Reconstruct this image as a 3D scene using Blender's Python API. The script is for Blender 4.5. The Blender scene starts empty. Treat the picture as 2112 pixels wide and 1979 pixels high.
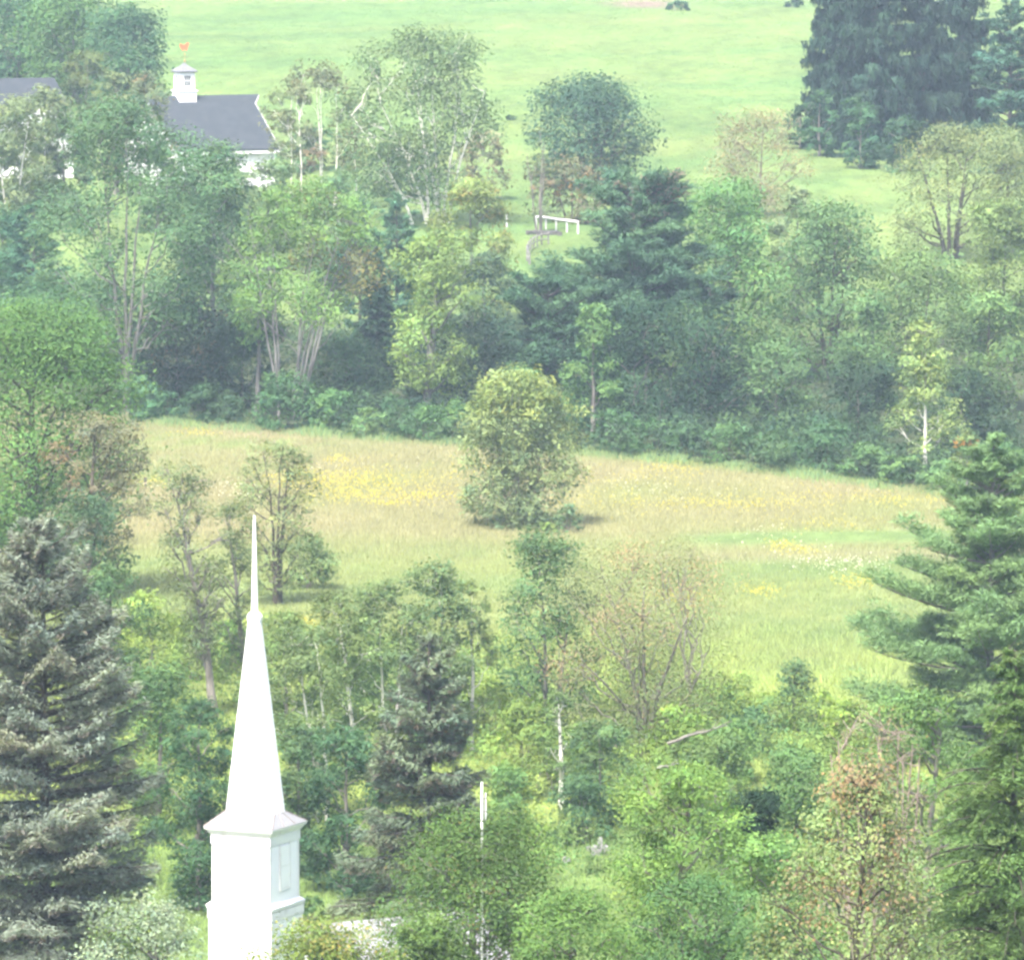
import bpy, math
import numpy as np
from mathutils import Vector

# ------------------------------------------------------------------ camera, world, sun, exposure
F = 13750.0                       # focal length in pixels of a 2112 px wide frame
CX, CY = 1056.0, 989.5
HC = 50.0                         # eye height of the hillside viewpoint
PITCH = math.atan((CY + 300.0) / F)
scene = bpy.context.scene
COL = scene.collection
cam_data = bpy.data.cameras.new('camera')
cam = bpy.data.objects.new('camera', cam_data)
COL.objects.link(cam)
cam.location = (0, 0, HC)
cam.rotation_euler = (math.pi / 2 - PITCH, 0, 0)
cam_data.sensor_fit = 'HORIZONTAL'
cam_data.sensor_width = 36.0
cam_data.lens = F * 36.0 / 2112.0
cam_data.clip_start = 1.0
cam_data.clip_end = 6000.0
scene.camera = cam

SUN_EL = math.radians(58)
SUN_AZ = math.atan2(-0.46, -0.89)          # direction towards the sun in plan: left and behind the viewer
to_sun = Vector((math.sin(SUN_AZ) * math.cos(SUN_EL), math.cos(SUN_AZ) * math.cos(SUN_EL), math.sin(SUN_EL)))
world = bpy.data.worlds.new('World')
scene.world = world
world.use_nodes = True
wn = world.node_tree.nodes
wl = world.node_tree.links
wn.clear()
sky = wn.new('ShaderNodeTexSky')
sky.sky_type = 'NISHITA'
sky.sun_disc = False
sky.sun_elevation = SUN_EL
sky.sun_rotation = SUN_AZ
sky.dust_density = 5.0
sky.ozone_density = 0.4
sky.air_density = 0.8
bg = wn.new('ShaderNodeBackground')
bg.inputs['Strength'].default_value = 0.15
wo = wn.new('ShaderNodeOutputWorld')
wl.new(sky.outputs[0], bg.inputs[0])
wl.new(bg.outputs[0], wo.inputs[0])
sun_data = bpy.data.lights.new('sun', 'SUN')
sun_data.energy = 3.3
sun_data.angle = math.radians(4.0)
sun_data.color = (1.0, 0.955, 0.87)
sun = bpy.data.objects.new('sun', sun_data)
COL.objects.link(sun)
sun.rotation_euler = (-to_sun).to_track_quat('-Z', 'Y').to_euler()
sun.location = (0, 0, 300)

scene.view_settings.view_transform = 'Standard'
scene.view_settings.look = 'None'
scene.view_settings.exposure = 1.86
scene.view_settings.gamma = 1.0
scene.view_settings.use_curve_mapping = False
HAZE_DENSITY = 0.00015
HAZE_COLOR = (0.62, 0.81, 1.0)

scene.cycles.filter_width = 2.7            # soft long-lens rendering
scene.cycles.use_adaptive_sampling = True
scene.cycles.adaptive_threshold = 0.06
scene.cycles.max_bounces = 3
scene.cycles.diffuse_bounces = 2
scene.cycles.transmission_bounces = 2
scene.cycles.volume_bounces = 0
scene.cycles.transparent_max_bounces = 4

# ------------------------------------------------------------------ projection helpers
FW = np.array([0, math.cos(PITCH), -math.sin(PITCH)])
UP = np.array([0, math.sin(PITCH), math.cos(PITCH)])
RT = np.array([1.0, 0, 0])


def ray(px, py):
    return FW + (px - CX) / F * RT - (py - CY) / F * UP


def at(px, py, D):
    """world point seen at pixel (px, py) at ground distance D"""
    r = ray(px, py)
    return np.array([0, 0, HC]) + r * (D / r[1])


TD = np.array([-60, 0, 20, 60, 110, 150, 190, 240, 268, 300, 330, 400, 480, 548, 590, 620, 645, 690, 720, 760, 850, 1000, 1300, 2000], float)
TZ = np.array([52, 48.2, 42, 30, 15, 7, 2, 0, 0.6, 2.7, 4.2, 4.5, 4.35, 4.3, 8.8, 11.9, 14.2, 16.0, 17.9, 20.6, 24.6, 28.4, 37.0, 60.0], float)
_d = np.arange(-60, 2001, 1.0)
_z = np.interp(_d, TD, TZ)
_k = np.hanning(31)
_k /= _k.sum()
_zs = np.convolve(np.pad(_z, 15, mode='edge'), _k, 'valid')


def terrain(x, y):
    z = np.interp(y, _d, _zs)
    w = np.clip((np.asarray(y) - 560) / 100, 0, 1)
    z = z + w * (0.35 * np.sin(x * 0.06 + 1.0) * np.sin(y * 0.035) + 0.15 * np.sin(x * 0.17 + y * 0.11))
    z = z + 0.10 * np.sin(x * 0.11 + 0.5) * np.sin(y * 0.05 + 1.3) * np.clip(np.asarray(y) / 200, 0, 1)
    return z


def ground_at(px, py):
    r = ray(px, py)
    D = np.arange(230.0, 1900.0, 0.5)
    x = r[0] / r[1] * D
    z = HC + r[2] / r[1] * D
    hit = np.nonzero(z <= terrain(x, D))[0]
    i = hit[0] if len(hit) else len(D) - 1
    return np.array([x[i], D[i], float(terrain(x[i], D[i]))])


# ------------------------------------------------------------------ materials
def new_mat(name):
    m = bpy.data.materials.new(name)
    m.use_nodes = True
    nt = m.node_tree
    nt.nodes.clear()
    out = nt.nodes.new('ShaderNodeOutputMaterial')
    return m, nt, out


def N(nt, t, **kw):
    n = nt.nodes.new(t)
    for k, v in kw.items():
        if hasattr(n, k):
            setattr(n, k, v)
        else:
            n.inputs[k].default_value = v
    return n


def leaf_material(name, trans=0.3, rough=0.7, spec=0.12):
    m, nt, out = new_mat(name)
    a = N(nt, 'ShaderNodeAttribute', attribute_name='Col')
    p = N(nt, 'ShaderNodeBsdfPrincipled', Roughness=rough)
    p.inputs['Specular IOR Level'].default_value = spec
    t = N(nt, 'ShaderNodeBsdfTranslucent')
    mul = N(nt, 'ShaderNodeMix', data_type='RGBA', blend_type='MULTIPLY')
    mul.inputs[0].default_value = 1.0
    mul.inputs[7].default_value = (1.45, 1.35, 0.75, 1)
    mx = N(nt, 'ShaderNodeMixShader')
    mx.inputs[0].default_value = trans
    nt.links.new(a.outputs['Color'], p.inputs['Base Color'])
    nt.links.new(a.outputs['Color'], mul.inputs[6])
    nt.links.new(mul.outputs[2], t.inputs['Color'])
    nt.links.new(p.outputs[0], mx.inputs[1])
    nt.links.new(t.outputs[0], mx.inputs[2])
    nt.links.new(mx.outputs[0], out.inputs[0])
    return m


def plain(name, col, rough=0.7, spec=0.3, noise=None, ncol=None, nscale=2.0, thresh=(0.45, 0.65), metallic=0.0, bump=0.0, nstretch=(1, 1, 1)):
    m, nt, out = new_mat(name)
    p = N(nt, 'ShaderNodeBsdfPrincipled', Roughness=rough, Metallic=metallic)
    p.inputs['Specular IOR Level'].default_value = spec
    p.inputs['Base Color'].default_value = (*col, 1)
    if ncol is not None:
        tc = N(nt, 'ShaderNodeTexCoord')
        mp = N(nt, 'ShaderNodeMapping')
        mp.inputs['Scale'].default_value = nstretch
        nz = N(nt, 'ShaderNodeTexNoise', Scale=nscale, Detail=6.0)
        cr = N(nt, 'ShaderNodeMapRange')
        cr.inputs[1].default_value = thresh[0]
        cr.inputs[2].default_value = thresh[1]
        mx = N(nt, 'ShaderNodeMix', data_type='RGBA')
        mx.inputs[6].default_value = (*col, 1)
        mx.inputs[7].default_value = (*ncol, 1)
        nt.links.new(tc.outputs['Object'], mp.inputs[0])
        nt.links.new(mp.outputs[0], nz.inputs['Vector'])
        nt.links.new(nz.outputs[0], cr.inputs[0])
        nt.links.new(cr.outputs[0], mx.inputs[0])
        nt.links.new(mx.outputs[2], p.inputs['Base Color'])
        if bump:
            b = N(nt, 'ShaderNodeBump', Strength=bump, Distance=0.05)
            nt.links.new(nz.outputs[0], b.inputs['Height'])
            nt.links.new(b.outputs[0], p.inputs['Normal'])
    nt.links.new(p.outputs[0], out.inputs[0])
    return m


M = {}
M['leaf'] = leaf_material('broad_leaf')
M['needle'] = leaf_material('needle_leaf', trans=0.28, rough=0.7, spec=0.1)
M['grass'] = leaf_material('grass_blade', trans=0.3, rough=0.7, spec=0.15)
M['bark'] = plain('grey_bark', (0.22, 0.20, 0.18), ncol=(0.11, 0.10, 0.085), nscale=3.0, nstretch=(1, 1, .25), thresh=(.35, .65), bump=.4)
M['bark_dark'] = plain('dark_bark', (0.085, 0.07, 0.058), ncol=(0.045, 0.038, 0.03), nscale=3.0, nstretch=(1, 1, .25), thresh=(.35, .65), bump=.4)
M['bark_pale'] = plain('pale_ash_bark', (0.185, 0.178, 0.172), ncol=(0.11, 0.105, 0.10), nscale=3.0, nstretch=(1, 1, .25), thresh=(.4, .7), bump=.3)
M['bark_birch'] = plain('white_birch_bark', (0.66, 0.64, 0.58), ncol=(0.09, 0.08, 0.07), nscale=2.2, nstretch=(1, 1, 2.2), thresh=(.58, .66))
M['twig'] = plain('dry_twig', (0.24, 0.185, 0.16), ncol=(0.17, 0.13, 0.11), nscale=2.0)
M['white_paint'] = plain('white_paint', (0.76, 0.765, 0.78), rough=0.5, ncol=(0.68, 0.68, 0.68), nscale=1.3, thresh=(.5, .8))
M['white_trim'] = plain('white_trim', (0.66, 0.66, 0.67), rough=0.5, ncol=(0.50, 0.49, 0.47), nscale=2.3, thresh=(.55, .75))
M['tin_roof'] = plain('painted_tin_roof', (0.22, 0.22, 0.225), rough=0.5, ncol=(0.15, 0.065, 0.035), nscale=1.7, thresh=(.60, .70), nstretch=(1.6, 1.6, .3))
M['seam'] = plain('weathered_seam', (0.20, 0.17, 0.16))
M['shutter'] = plain('painted_shutter', (0.74, 0.75, 0.78), rough=0.5)
M['slate'] = plain('dark_grey_shingle_roof', (0.036, 0.042, 0.050), rough=0.95, spec=0.1, ncol=(0.046, 0.052, 0.060), nscale=0.9, thresh=(.4, .7))
M['cupola_roof'] = plain('weathered_grey_shingle', (0.12, 0.125, 0.14), rough=0.8, ncol=(0.15, 0.15, 0.155), nscale=2.0, thresh=(.4, .7))
M['white_metal'] = plain('white_metal_roof', (0.22, 0.22, 0.235), rough=0.6, ncol=(0.18, 0.18, 0.195), nscale=0.7)
M['glass'] = plain('window_glass', (0.055, 0.065, 0.075), rough=0.12, spec=0.6)
M['copper'] = plain('copper_weathervane', (0.50, 0.12, 0.055), rough=0.5, metallic=0.15)
M['brass'] = plain('brass_fitting', (0.35, 0.25, 0.12), rough=0.45, metallic=0.4)
M['wood_grey'] = plain('weathered_wood', (0.19, 0.18, 0.178), ncol=(0.12, 0.11, 0.108), nscale=4)
M['wood_white'] = plain('white_fence_paint', (0.50, 0.50, 0.51), ncol=(0.38, 0.38, 0.38), nscale=4)
M['wood_dark'] = plain('dark_post_wood', (0.09, 0.075, 0.06))
M['granite'] = plain('grey_granite', (0.20, 0.195, 0.20), ncol=(0.12, 0.12, 0.125), nscale=6)
M['granite_white'] = plain('white_marble', (0.22, 0.215, 0.22), ncol=(0.14, 0.14, 0.145), nscale=4)
M['fieldstone'] = plain('field_stone', (0.085, 0.08, 0.078), ncol=(0.05, 0.047, 0.045), nscale=3)
M['pole_metal'] = plain('white_pole_metal', (0.74, 0.74, 0.76), rough=0.4)


# ------------------------------------------------------------------ mesh helpers
def mesh_np(name, verts, faces, mat, cols=None, smooth=False):
    """faces: list of arrays (n, k); cols: per-face (n,3) stacked in the same order"""
    me = bpy.data.meshes.new(name)
    verts = np.asarray(verts, np.float32)
    me.vertices.add(len(verts))
    me.vertices.foreach_set('co', verts.ravel())
    faces = [np.asarray(f, np.int32) for f in faces if len(f)]
    nl = sum(f.size for f in faces)
    npoly = sum(len(f) for f in faces)
    me.loops.add(nl)
    me.polygons.add(npoly)
    me.loops.foreach_set('vertex_index', np.concatenate([f.ravel() for f in faces]))
    tot = np.concatenate([np.full(len(f), f.shape[1], np.int32) for f in faces])
    start = np.concatenate([[0], np.cumsum(tot)[:-1]]).astype(np.int32)
    me.polygons.foreach_set('loop_start', start)
    me.polygons.foreach_set('loop_total', tot)
    if smooth:
        me.polygons.foreach_set('use_smooth', np.ones(npoly, bool))
    if cols is not None:
        c = np.ones((npoly, 4), np.float32)
        c[:, :3] = cols
        a = me.attributes.new('Col', 'FLOAT_COLOR', 'FACE')
        a.data.foreach_set('color', c.ravel())
    me.update(calc_edges=True)
    if mat is not None:
        me.materials.append(mat)
    return me


def link(name, me, parent=None, loc=None):
    o = bpy.data.objects.new(name, me)
    COL.objects.link(o)
    if parent is not None:
        o.parent = parent
    if loc is not None:
        o.location = loc
    return o


def empty(name, loc, label, cat, group=None, rz=0.0):
    o = bpy.data.objects.new(name, None)
    COL.objects.link(o)
    o.location = loc
    o.rotation_euler = (0, 0, rz)
    o.empty_display_size = 0.5
    o['label'] = label
    o['category'] = cat
    o['kind'] = 'thing'
    if group:
        o['group'] = group
    return o


class MB:
    """collects simple solids into one mesh"""
    def __init__(self):
        self.v = []
        self.f = []
        self.n = 0

    def add(self, verts, faces):
        for f in faces:
            self.f.append([i + self.n for i in f])
        self.v.extend([tuple(map(float, p)) for p in verts])
        self.n += len(verts)
        return self

    def box(self, x0, x1, y0, y1, z0, z1):
        v = [(x0, y0, z0), (x1, y0, z0), (x1, y1, z0), (x0, y1, z0), (x0, y0, z1), (x1, y0, z1), (x1, y1, z1), (x0, y1, z1)]
        f = [(3, 2, 1, 0), (4, 5, 6, 7), (0, 1, 5, 4), (1, 2, 6, 5), (2, 3, 7, 6), (3, 0, 4, 7)]
        return self.add(v, f)

    def loft(self, levels, n=4, rot=None, cap=True, cx=0, cy=0):
        """levels: (z, circumscribed half width measured to the flat side)"""
        rot = math.pi / n if rot is None else rot
        vs = []
        fs = []
        for z, h in levels:
            r = h / math.cos(math.pi / n)
            for i in range(n):
                a = rot + 2 * math.pi * i / n
                vs.append((cx + r * math.cos(a), cy + r * math.sin(a), z))
        for k in range(len(levels) - 1):
            for i in range(n):
                j = (i + 1) % n
                fs.append((k * n + i, k * n + j, (k + 1) * n + j, (k + 1) * n + i))
        if cap:
            fs.append(tuple(range(n - 1, -1, -1)))
            fs.append(tuple((len(levels) - 1) * n + i for i in range(n)))
        return self.add(vs, fs)

    def tube(self, pts, radii, n=6):
        v, f = tube_np(np.array(pts, float), np.array(radii, float), n)
        return self.add(v.tolist(), f.tolist())

    def build(self, name, mat, parent=None, loc=None, smooth=False):
        me = bpy.data.meshes.new(name)
        me.from_pydata(self.v, [], self.f)
        if smooth:
            me.polygons.foreach_set('use_smooth', np.ones(len(me.polygons), bool))
        me.materials.append(mat)
        me.update()
        return link(name, me, parent, loc)


def tube_np(P, R, n=5):
    k = len(P)
    T = np.gradient(P, axis=0)
    T /= np.linalg.norm(T, axis=1)[:, None] + 1e-9
    ref = np.array([0.0, 0, 1]) if abs(T[0][2]) < 0.9 else np.array([1.0, 0, 0])
    A = np.cross(T, ref)
    A /= np.linalg.norm(A, axis=1)[:, None] + 1e-9
    B = np.cross(T, A)
    ang = np.arange(n) * 2 * math.pi / n
    V = P[:, None, :] + R[:, None, None] * (np.cos(ang)[None, :, None] * A[:, None, :] + np.sin(ang)[None, :, None] * B[:, None, :])
    V = V.reshape(-1, 3)
    i = np.arange(k - 1)[:, None] * n
    j = np.arange(n)[None, :]
    jn = (j + 1) % n
    Fc = np.stack([i + j, i + jn, i + n + jn, i + n + j], -1).reshape(-1, 4)
    return V, Fc


class Wood:
    def __init__(self):
        self.V = []
        self.F = []
        self.n = 0

    def tube(self, P, R, n=5):
        v, f = tube_np(np.asarray(P, float), np.asarray(R, float), n)
        self.V.append(v)
        self.F.append(f + self.n)
        self.n += len(v)

    def curve(self, a, b, r0, r1, rng, sag=0.0, wob=0.05, k=6, n=5):
        a = np.asarray(a, float)
        b = np.asarray(b, float)
        t = np.linspace(0, 1, k)[:, None]
        P = a + (b - a) * t
        L = np.linalg.norm(b - a)
        P[:, 2] += sag * L * (4 * t * (1 - t))[:, 0]
        P[1:-1] += rng.normal(0, wob * L, (k - 2, 3))
        self.tube(P, r0 + (r1 - r0) * t[:, 0], n)
        return P

    def build(self, name, mat, parent):
        if not self.V:
            return None
        me = mesh_np(name, np.concatenate(self.V), [np.concatenate(self.F)], mat, smooth=True)
        return link(name, me, parent)


TRI_TOTAL = [0]


def leaves(name, C, Nn, A, Ls, Ws, cols, mat, parent, quad=False):
    """C centres, Nn normals, A axis hint, lengths, widths -> one foliage mesh"""
    n = len(C)
    Nn = Nn / (np.linalg.norm(Nn, axis=1)[:, None] + 1e-9)
    A = A - (A * Nn).sum(1)[:, None] * Nn
    A /= np.linalg.norm(A, axis=1)[:, None] + 1e-9
    B = np.cross(Nn, A)
    Ls = np.broadcast_to(Ls, (n,))[:, None]
    Ws = np.broadcast_to(Ws, (n,))[:, None]
    if quad:
        V = np.stack([C - A * Ls * .5, C + B * Ws * .5 + A * Ls * 0.05, C + A * Ls * .5, C - B * Ws * .5 + A * Ls * 0.05], 1).reshape(-1, 3)
        Fc = np.arange(4 * n).reshape(n, 4)
        TRI_TOTAL[0] += 2 * n
    else:
        V = np.stack([C - A * Ls * .45 + B * Ws * .5, C - A * Ls * .45 - B * Ws * .5, C + A * Ls * .55], 1).reshape(-1, 3)
        Fc = np.arange(3 * n).reshape(n, 3)
        TRI_TOTAL[0] += n
    me = mesh_np(name, V, [Fc], mat, cols=cols)
    return link(name, me, parent)


FOL = np.array([1.16, 1.15, 1.04])      # mid-summer foliage tone


def vary(rng, base, n, hue=0.10, val=0.16):
    base = np.asarray(base, float) * FOL
    v = np.exp(rng.normal(0, val, (n, 1)))
    h = rng.normal(0, hue, (n, 1))
    c = base * v
    c = c * np.concatenate([1 + 1.2 * h, 1 + 0.35 * h, 1 - 0.6 * h], 1)
    return np.clip(c, 0.004, 0.9)


def profile(kind, t):
    t = np.asarray(t, float)
    if kind == 'dome':
        return np.where(t < 0.45, 0.72 + 0.28 * np.sin(t / 0.45 * math.pi / 2), np.sqrt(np.clip(1 - ((t - 0.45) / 0.57) ** 2, 0.0, 1)))
    if kind == 'oval':
        return np.sqrt(np.clip(1 - ((t - 0.48) / 0.54) ** 2, 0.02, 1))
    if kind == 'vase':
        return np.where(t < 0.68, 0.30 + 0.70 * (t / 0.68) ** 1.1, np.sqrt(np.clip(1 - ((t - 0.68) / 0.34) ** 2, 0.0, 1)))
    if kind == 'cone':
        return 0.10 + 0.95 * (1 - t) ** 0.75
    if kind == 'egg':
        return np.where(t < 0.38, 0.84 + 0.16 * np.sin(t / 0.38 * math.pi / 2), np.sqrt(np.clip(1 - ((t - 0.38) / 0.66) ** 2.2, 0.03, 1)))
    if kind == 'col':
        return np.where(t < 0.7, 0.85 + 0.15 * np.sin(t / .7 * math.pi), np.sqrt(np.clip(1 - ((t - 0.7) / 0.32) ** 2, 0.05, 1)))
    if kind == 'bush':
        return np.sqrt(np.clip(1 - (t * 0.98) ** 2.2, 0.02, 1))
    return np.ones_like(t)


# ------------------------------------------------------------------ broad-leaved tree
def broadleaf(name, label, cat, px, top, bot, hw, D, col, shape='dome', bark='bark', dens=1.0, nl=None, stems=1, bx=None,
              accents=(), lobe=0.36, seed=None, group=None, trunk_r=None, twigs=4, spread=0.5, lean=0.0, leafk=1.0,
              droop=0.0, inner=0.25, val=0.16, hue=0.10, minlobe=0.0, under=False, flat=0.6, bare=0, limb_sag=0.06, depth=1.0, stempx=None, twigfan=6):
    rng = np.random.default_rng(seed if seed is not None else abs(hash((px, top, D))) % 99991)
    top3 = at(px, top, D)
    bot3 = at(px, bot, D)
    cx = top3[0]
    bxw = at(bx, bot, D)[0] if bx is not None else cx
    zg = float(terrain(bxw, D))
    R = 1.07 * hw * D / F
    zt, zb = top3[2] - zg, max(bot3[2] - zg, 0.15)
    Hc_ = zt - zb
    ox = cx - bxw
    root = empty(name, (bxw, D, zg - 0.05), label, cat, group)
    area = hw * (bot - top) * 1.55 / (2.0625 ** 2)
    s = 3.8 * leafk * D * 2.0625 / F
    nleaf = int(np.clip(0.98 * dens * area / leafk ** 2, 400, 52000))
    nl = nl or int(np.clip(8 + area / 1500, 9, 26))
    # lobes
    t = (np.arange(nl) + rng.uniform(0.1, 0.9, nl)) / nl
    t = minlobe + (1 - minlobe) * t
    ang = np.arange(nl) * 2.39996 + rng.uniform(0, 6.28) + rng.normal(0, 0.3, nl)
    lr = R * lobe * 1.3 * rng.uniform(0.72, 1.2, nl)
    lr = np.minimum(lr, Hc_ * 0.3)
    pr = profile(shape, t) * R
    rr = np.clip(pr - lr * 0.62, 0.05 * R, None) * rng.uniform(0.82, 1.12, nl)
    rr = np.where(rng.uniform(size=nl) < inner, rr * rng.uniform(0.1, 0.6, nl), rr)
    LZ = zb + t * Hc_
    LZ = np.clip(LZ, zb + lr * 0.35, zt - lr * 0.78)
    i_top = np.argmax(t)
    rr[i_top] *= 0.3
    LZ[i_top] = zt - lr[i_top] * 0.85
    LX = ox * np.clip((LZ / zt) * 1.3, 0, 1) + lean * R * (LZ / zt) + rr * np.cos(ang)
    LY = rr * np.sin(ang) * depth
    Lc = np.stack([LX, LY, LZ], 1)
    out = np.stack([np.cos(ang), np.sin(ang), 0 * ang], 1)
    # sprays
    wgt = lr ** 2
    wgt /= wgt.sum()
    ns = np.maximum((wgt * nleaf / 16).astype(int), 8)
    li = np.repeat(np.arange(nl), ns)
    nsp = len(li)
    d = rng.normal(0, 1, (nsp, 3)) + 0.4 * out[li] + np.array([0, 0, 0.25])
    d /= np.linalg.norm(d, axis=1)[:, None]
    rad = lr[li] * rng.uniform(0.3, 1.0, nsp) ** 0.5 * 1.05
    S = Lc[li] + d * rad[:, None] * np.array([1, 1, 0.82])
    srad = lr[li] * rng.uniform(0.20, 0.42, nsp)
    scol = vary(rng, col, nsp, hue * 0.8, val * 0.9)
    lobe_tint = np.exp(rng.normal(0, val * 0.9, (nl, 1)))
    scol *= lobe_tint[li]
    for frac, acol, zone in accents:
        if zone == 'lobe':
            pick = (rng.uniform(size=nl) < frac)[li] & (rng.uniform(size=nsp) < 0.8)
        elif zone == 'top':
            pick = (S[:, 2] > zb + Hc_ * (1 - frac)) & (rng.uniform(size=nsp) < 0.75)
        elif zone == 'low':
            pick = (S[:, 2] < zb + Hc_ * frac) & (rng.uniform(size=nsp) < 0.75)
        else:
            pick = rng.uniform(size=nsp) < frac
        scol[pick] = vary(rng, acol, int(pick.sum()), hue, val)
    per = max(int(nleaf / nsp), 6)
    k = np.repeat(np.arange(nsp), per)
    off = np.clip(rng.normal(0, 1, (len(k), 3)), -1.5, 1.5) * np.array([1, 1, flat]) * srad[k][:, None]
    off[:, 2] -= droop * np.linalg.norm(off[:, :2], axis=1)
    C = S[k] + off
    C[:, 2] = np.maximum(C[:, 2], 0.05)
    sn = np.array([0, 0, 0.65]) + 0.6 * d + rng.normal(0, 0.3, d.shape)
    nn = sn[k] + rng.normal(0, 0.36, (len(k), 3))
    ax = off + rng.normal(0, 0.3, (len(k), 3)) * srad[k][:, None] + np.array([0, 0, -droop * 0.6]) * srad[k][:, None]
    cols = np.clip(scol[k] * np.exp(rng.normal(0, val * 0.35, (len(k), 1))), 0.004, 0.9)
    ls = s * rng.uniform(0.65, 1.25, len(k))
    leaves('crown', C, nn, ax, ls, ls * 0.62, cols, M['leaf'], root, quad=D < 235)
    # wood
    w = Wood()
    tr = trunk_r or np.clip(0.018 * zt, 0.05, 0.42)
    if not under:
        tips = []
        for sidx in range(stems):
            if stempx is not None:
                spx, spy, sbx = stempx[sidx]
                q = at(spx, spy, D)
                sx, zz = q[0] - bxw, q[2] - zg
                sy = rng.uniform(-.4, .4) * R
                b0 = np.array([at(sbx, bot, D)[0] - bxw, sy * .3, 0.0])
            elif stems == 1:
                sx, sy, zz, b0 = ox + lean * R, 0, zb + 0.82 * Hc_, np.zeros(3)
            else:
                a = sidx * 2.4 + rng.uniform(0, 1)
                rs = R * spread * rng.uniform(.5, 1)
                sx, sy = ox + rs * math.cos(a), rs * math.sin(a)
                zz = zb + Hc_ * rng.uniform(.68, .88)
                b0 = np.array([0.18 * R * spread * math.cos(a), 0.18 * R * spread * math.sin(a), 0])
            kk = 9
            tt = np.linspace(0, 1, kk)
            P = b0 + (np.array([sx, sy, zz]) - b0) * tt[:, None]
            P[:, 0] = b0[0] + (sx - b0[0]) * tt ** (1.35 if stems > 1 else 1.1)
            P[:, 1] = b0[1] + (sy - b0[1]) * tt ** (1.35 if stems > 1 else 1.1)
            P[1:, :2] += np.cumsum(rng.normal(0, 0.010 * zz, (kk - 1, 2)), 0) * 0.6
            rs_ = tr * (0.75 if stems > 1 else 1.0)
            rads = rs_ * (1 - 0.86 * tt) + 0.015
            rads[0] *= 1.25
            w.tube(P, rads, 7)
            tips.append(P)
        for i in range(nl):
            best = min(tips, key=lambda P: np.min(np.linalg.norm(P[:, :2] - Lc[i, :2], axis=1)))
            zz = best[:, 2]
            za = np.clip(Lc[i, 2] - 0.55 * np.linalg.norm(Lc[i, :2] - best[4, :2]) - 0.12 * Hc_ * rng.uniform(0, 1), zb * 0.75, zz[-1])
            a = np.array([np.interp(za, zz, best[:, c]) for c in range(3)])
            r0 = np.clip(tr * 0.42 * (1 - 0.6 * za / zt), 0.025, 0.2)
            w.curve(a, Lc[i], r0, r0 * 0.35, rng, sag=-limb_sag, wob=0.035, k=6, n=5)
            idx = np.nonzero(li == i)[0]
            for j in rng.choice(idx, min(twigs, len(idx)), replace=False):
                a2 = Lc[i] + (a - Lc[i]) * rng.uniform(0, 0.35)
                w.curve(a2, S[j], r0 * 0.32 + .008, 0.008, rng, wob=0.06, k=3, n=3)
        for q in range(bare):     # bare twiggy limbs without leaves
            P0 = tips[rng.integers(len(tips))]
            f = rng.uniform(0.25, 0.75)
            a = np.array([np.interp(f * (len(P0) - 1), np.arange(len(P0)), P0[:, c]) for c in range(3)])
            an = rng.uniform(0, 6.28)
            ln = R * rng.uniform(0.45, 0.95)
            b = a + np.array([math.cos(an) * ln, math.sin(an) * ln * .7, ln * rng.uniform(0.5, 1.3)])
            Pb = w.curve(a, b, tr * .28, .012, rng, sag=-.06, wob=.03, k=7, n=4)
            for _ in range(twigfan):
                m = Pb[rng.integers(2, 6)]
                e = m + (b - a) * rng.uniform(.2, .45) + rng.normal(0, .22 * ln, 3)
                w.curve(m, e, tr * .1, .006, rng, wob=.05, k=4, n=3)
    else:
        for i in range(min(nl, 9)):
            w.curve((rng.normal(0, .12 * R), rng.normal(0, .12 * R), 0), Lc[i], max(0.03, tr * .4), 0.012, rng, wob=.04, k=5, n=4)
    w.build('trunk', M[bark], root)
    return root


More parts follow.
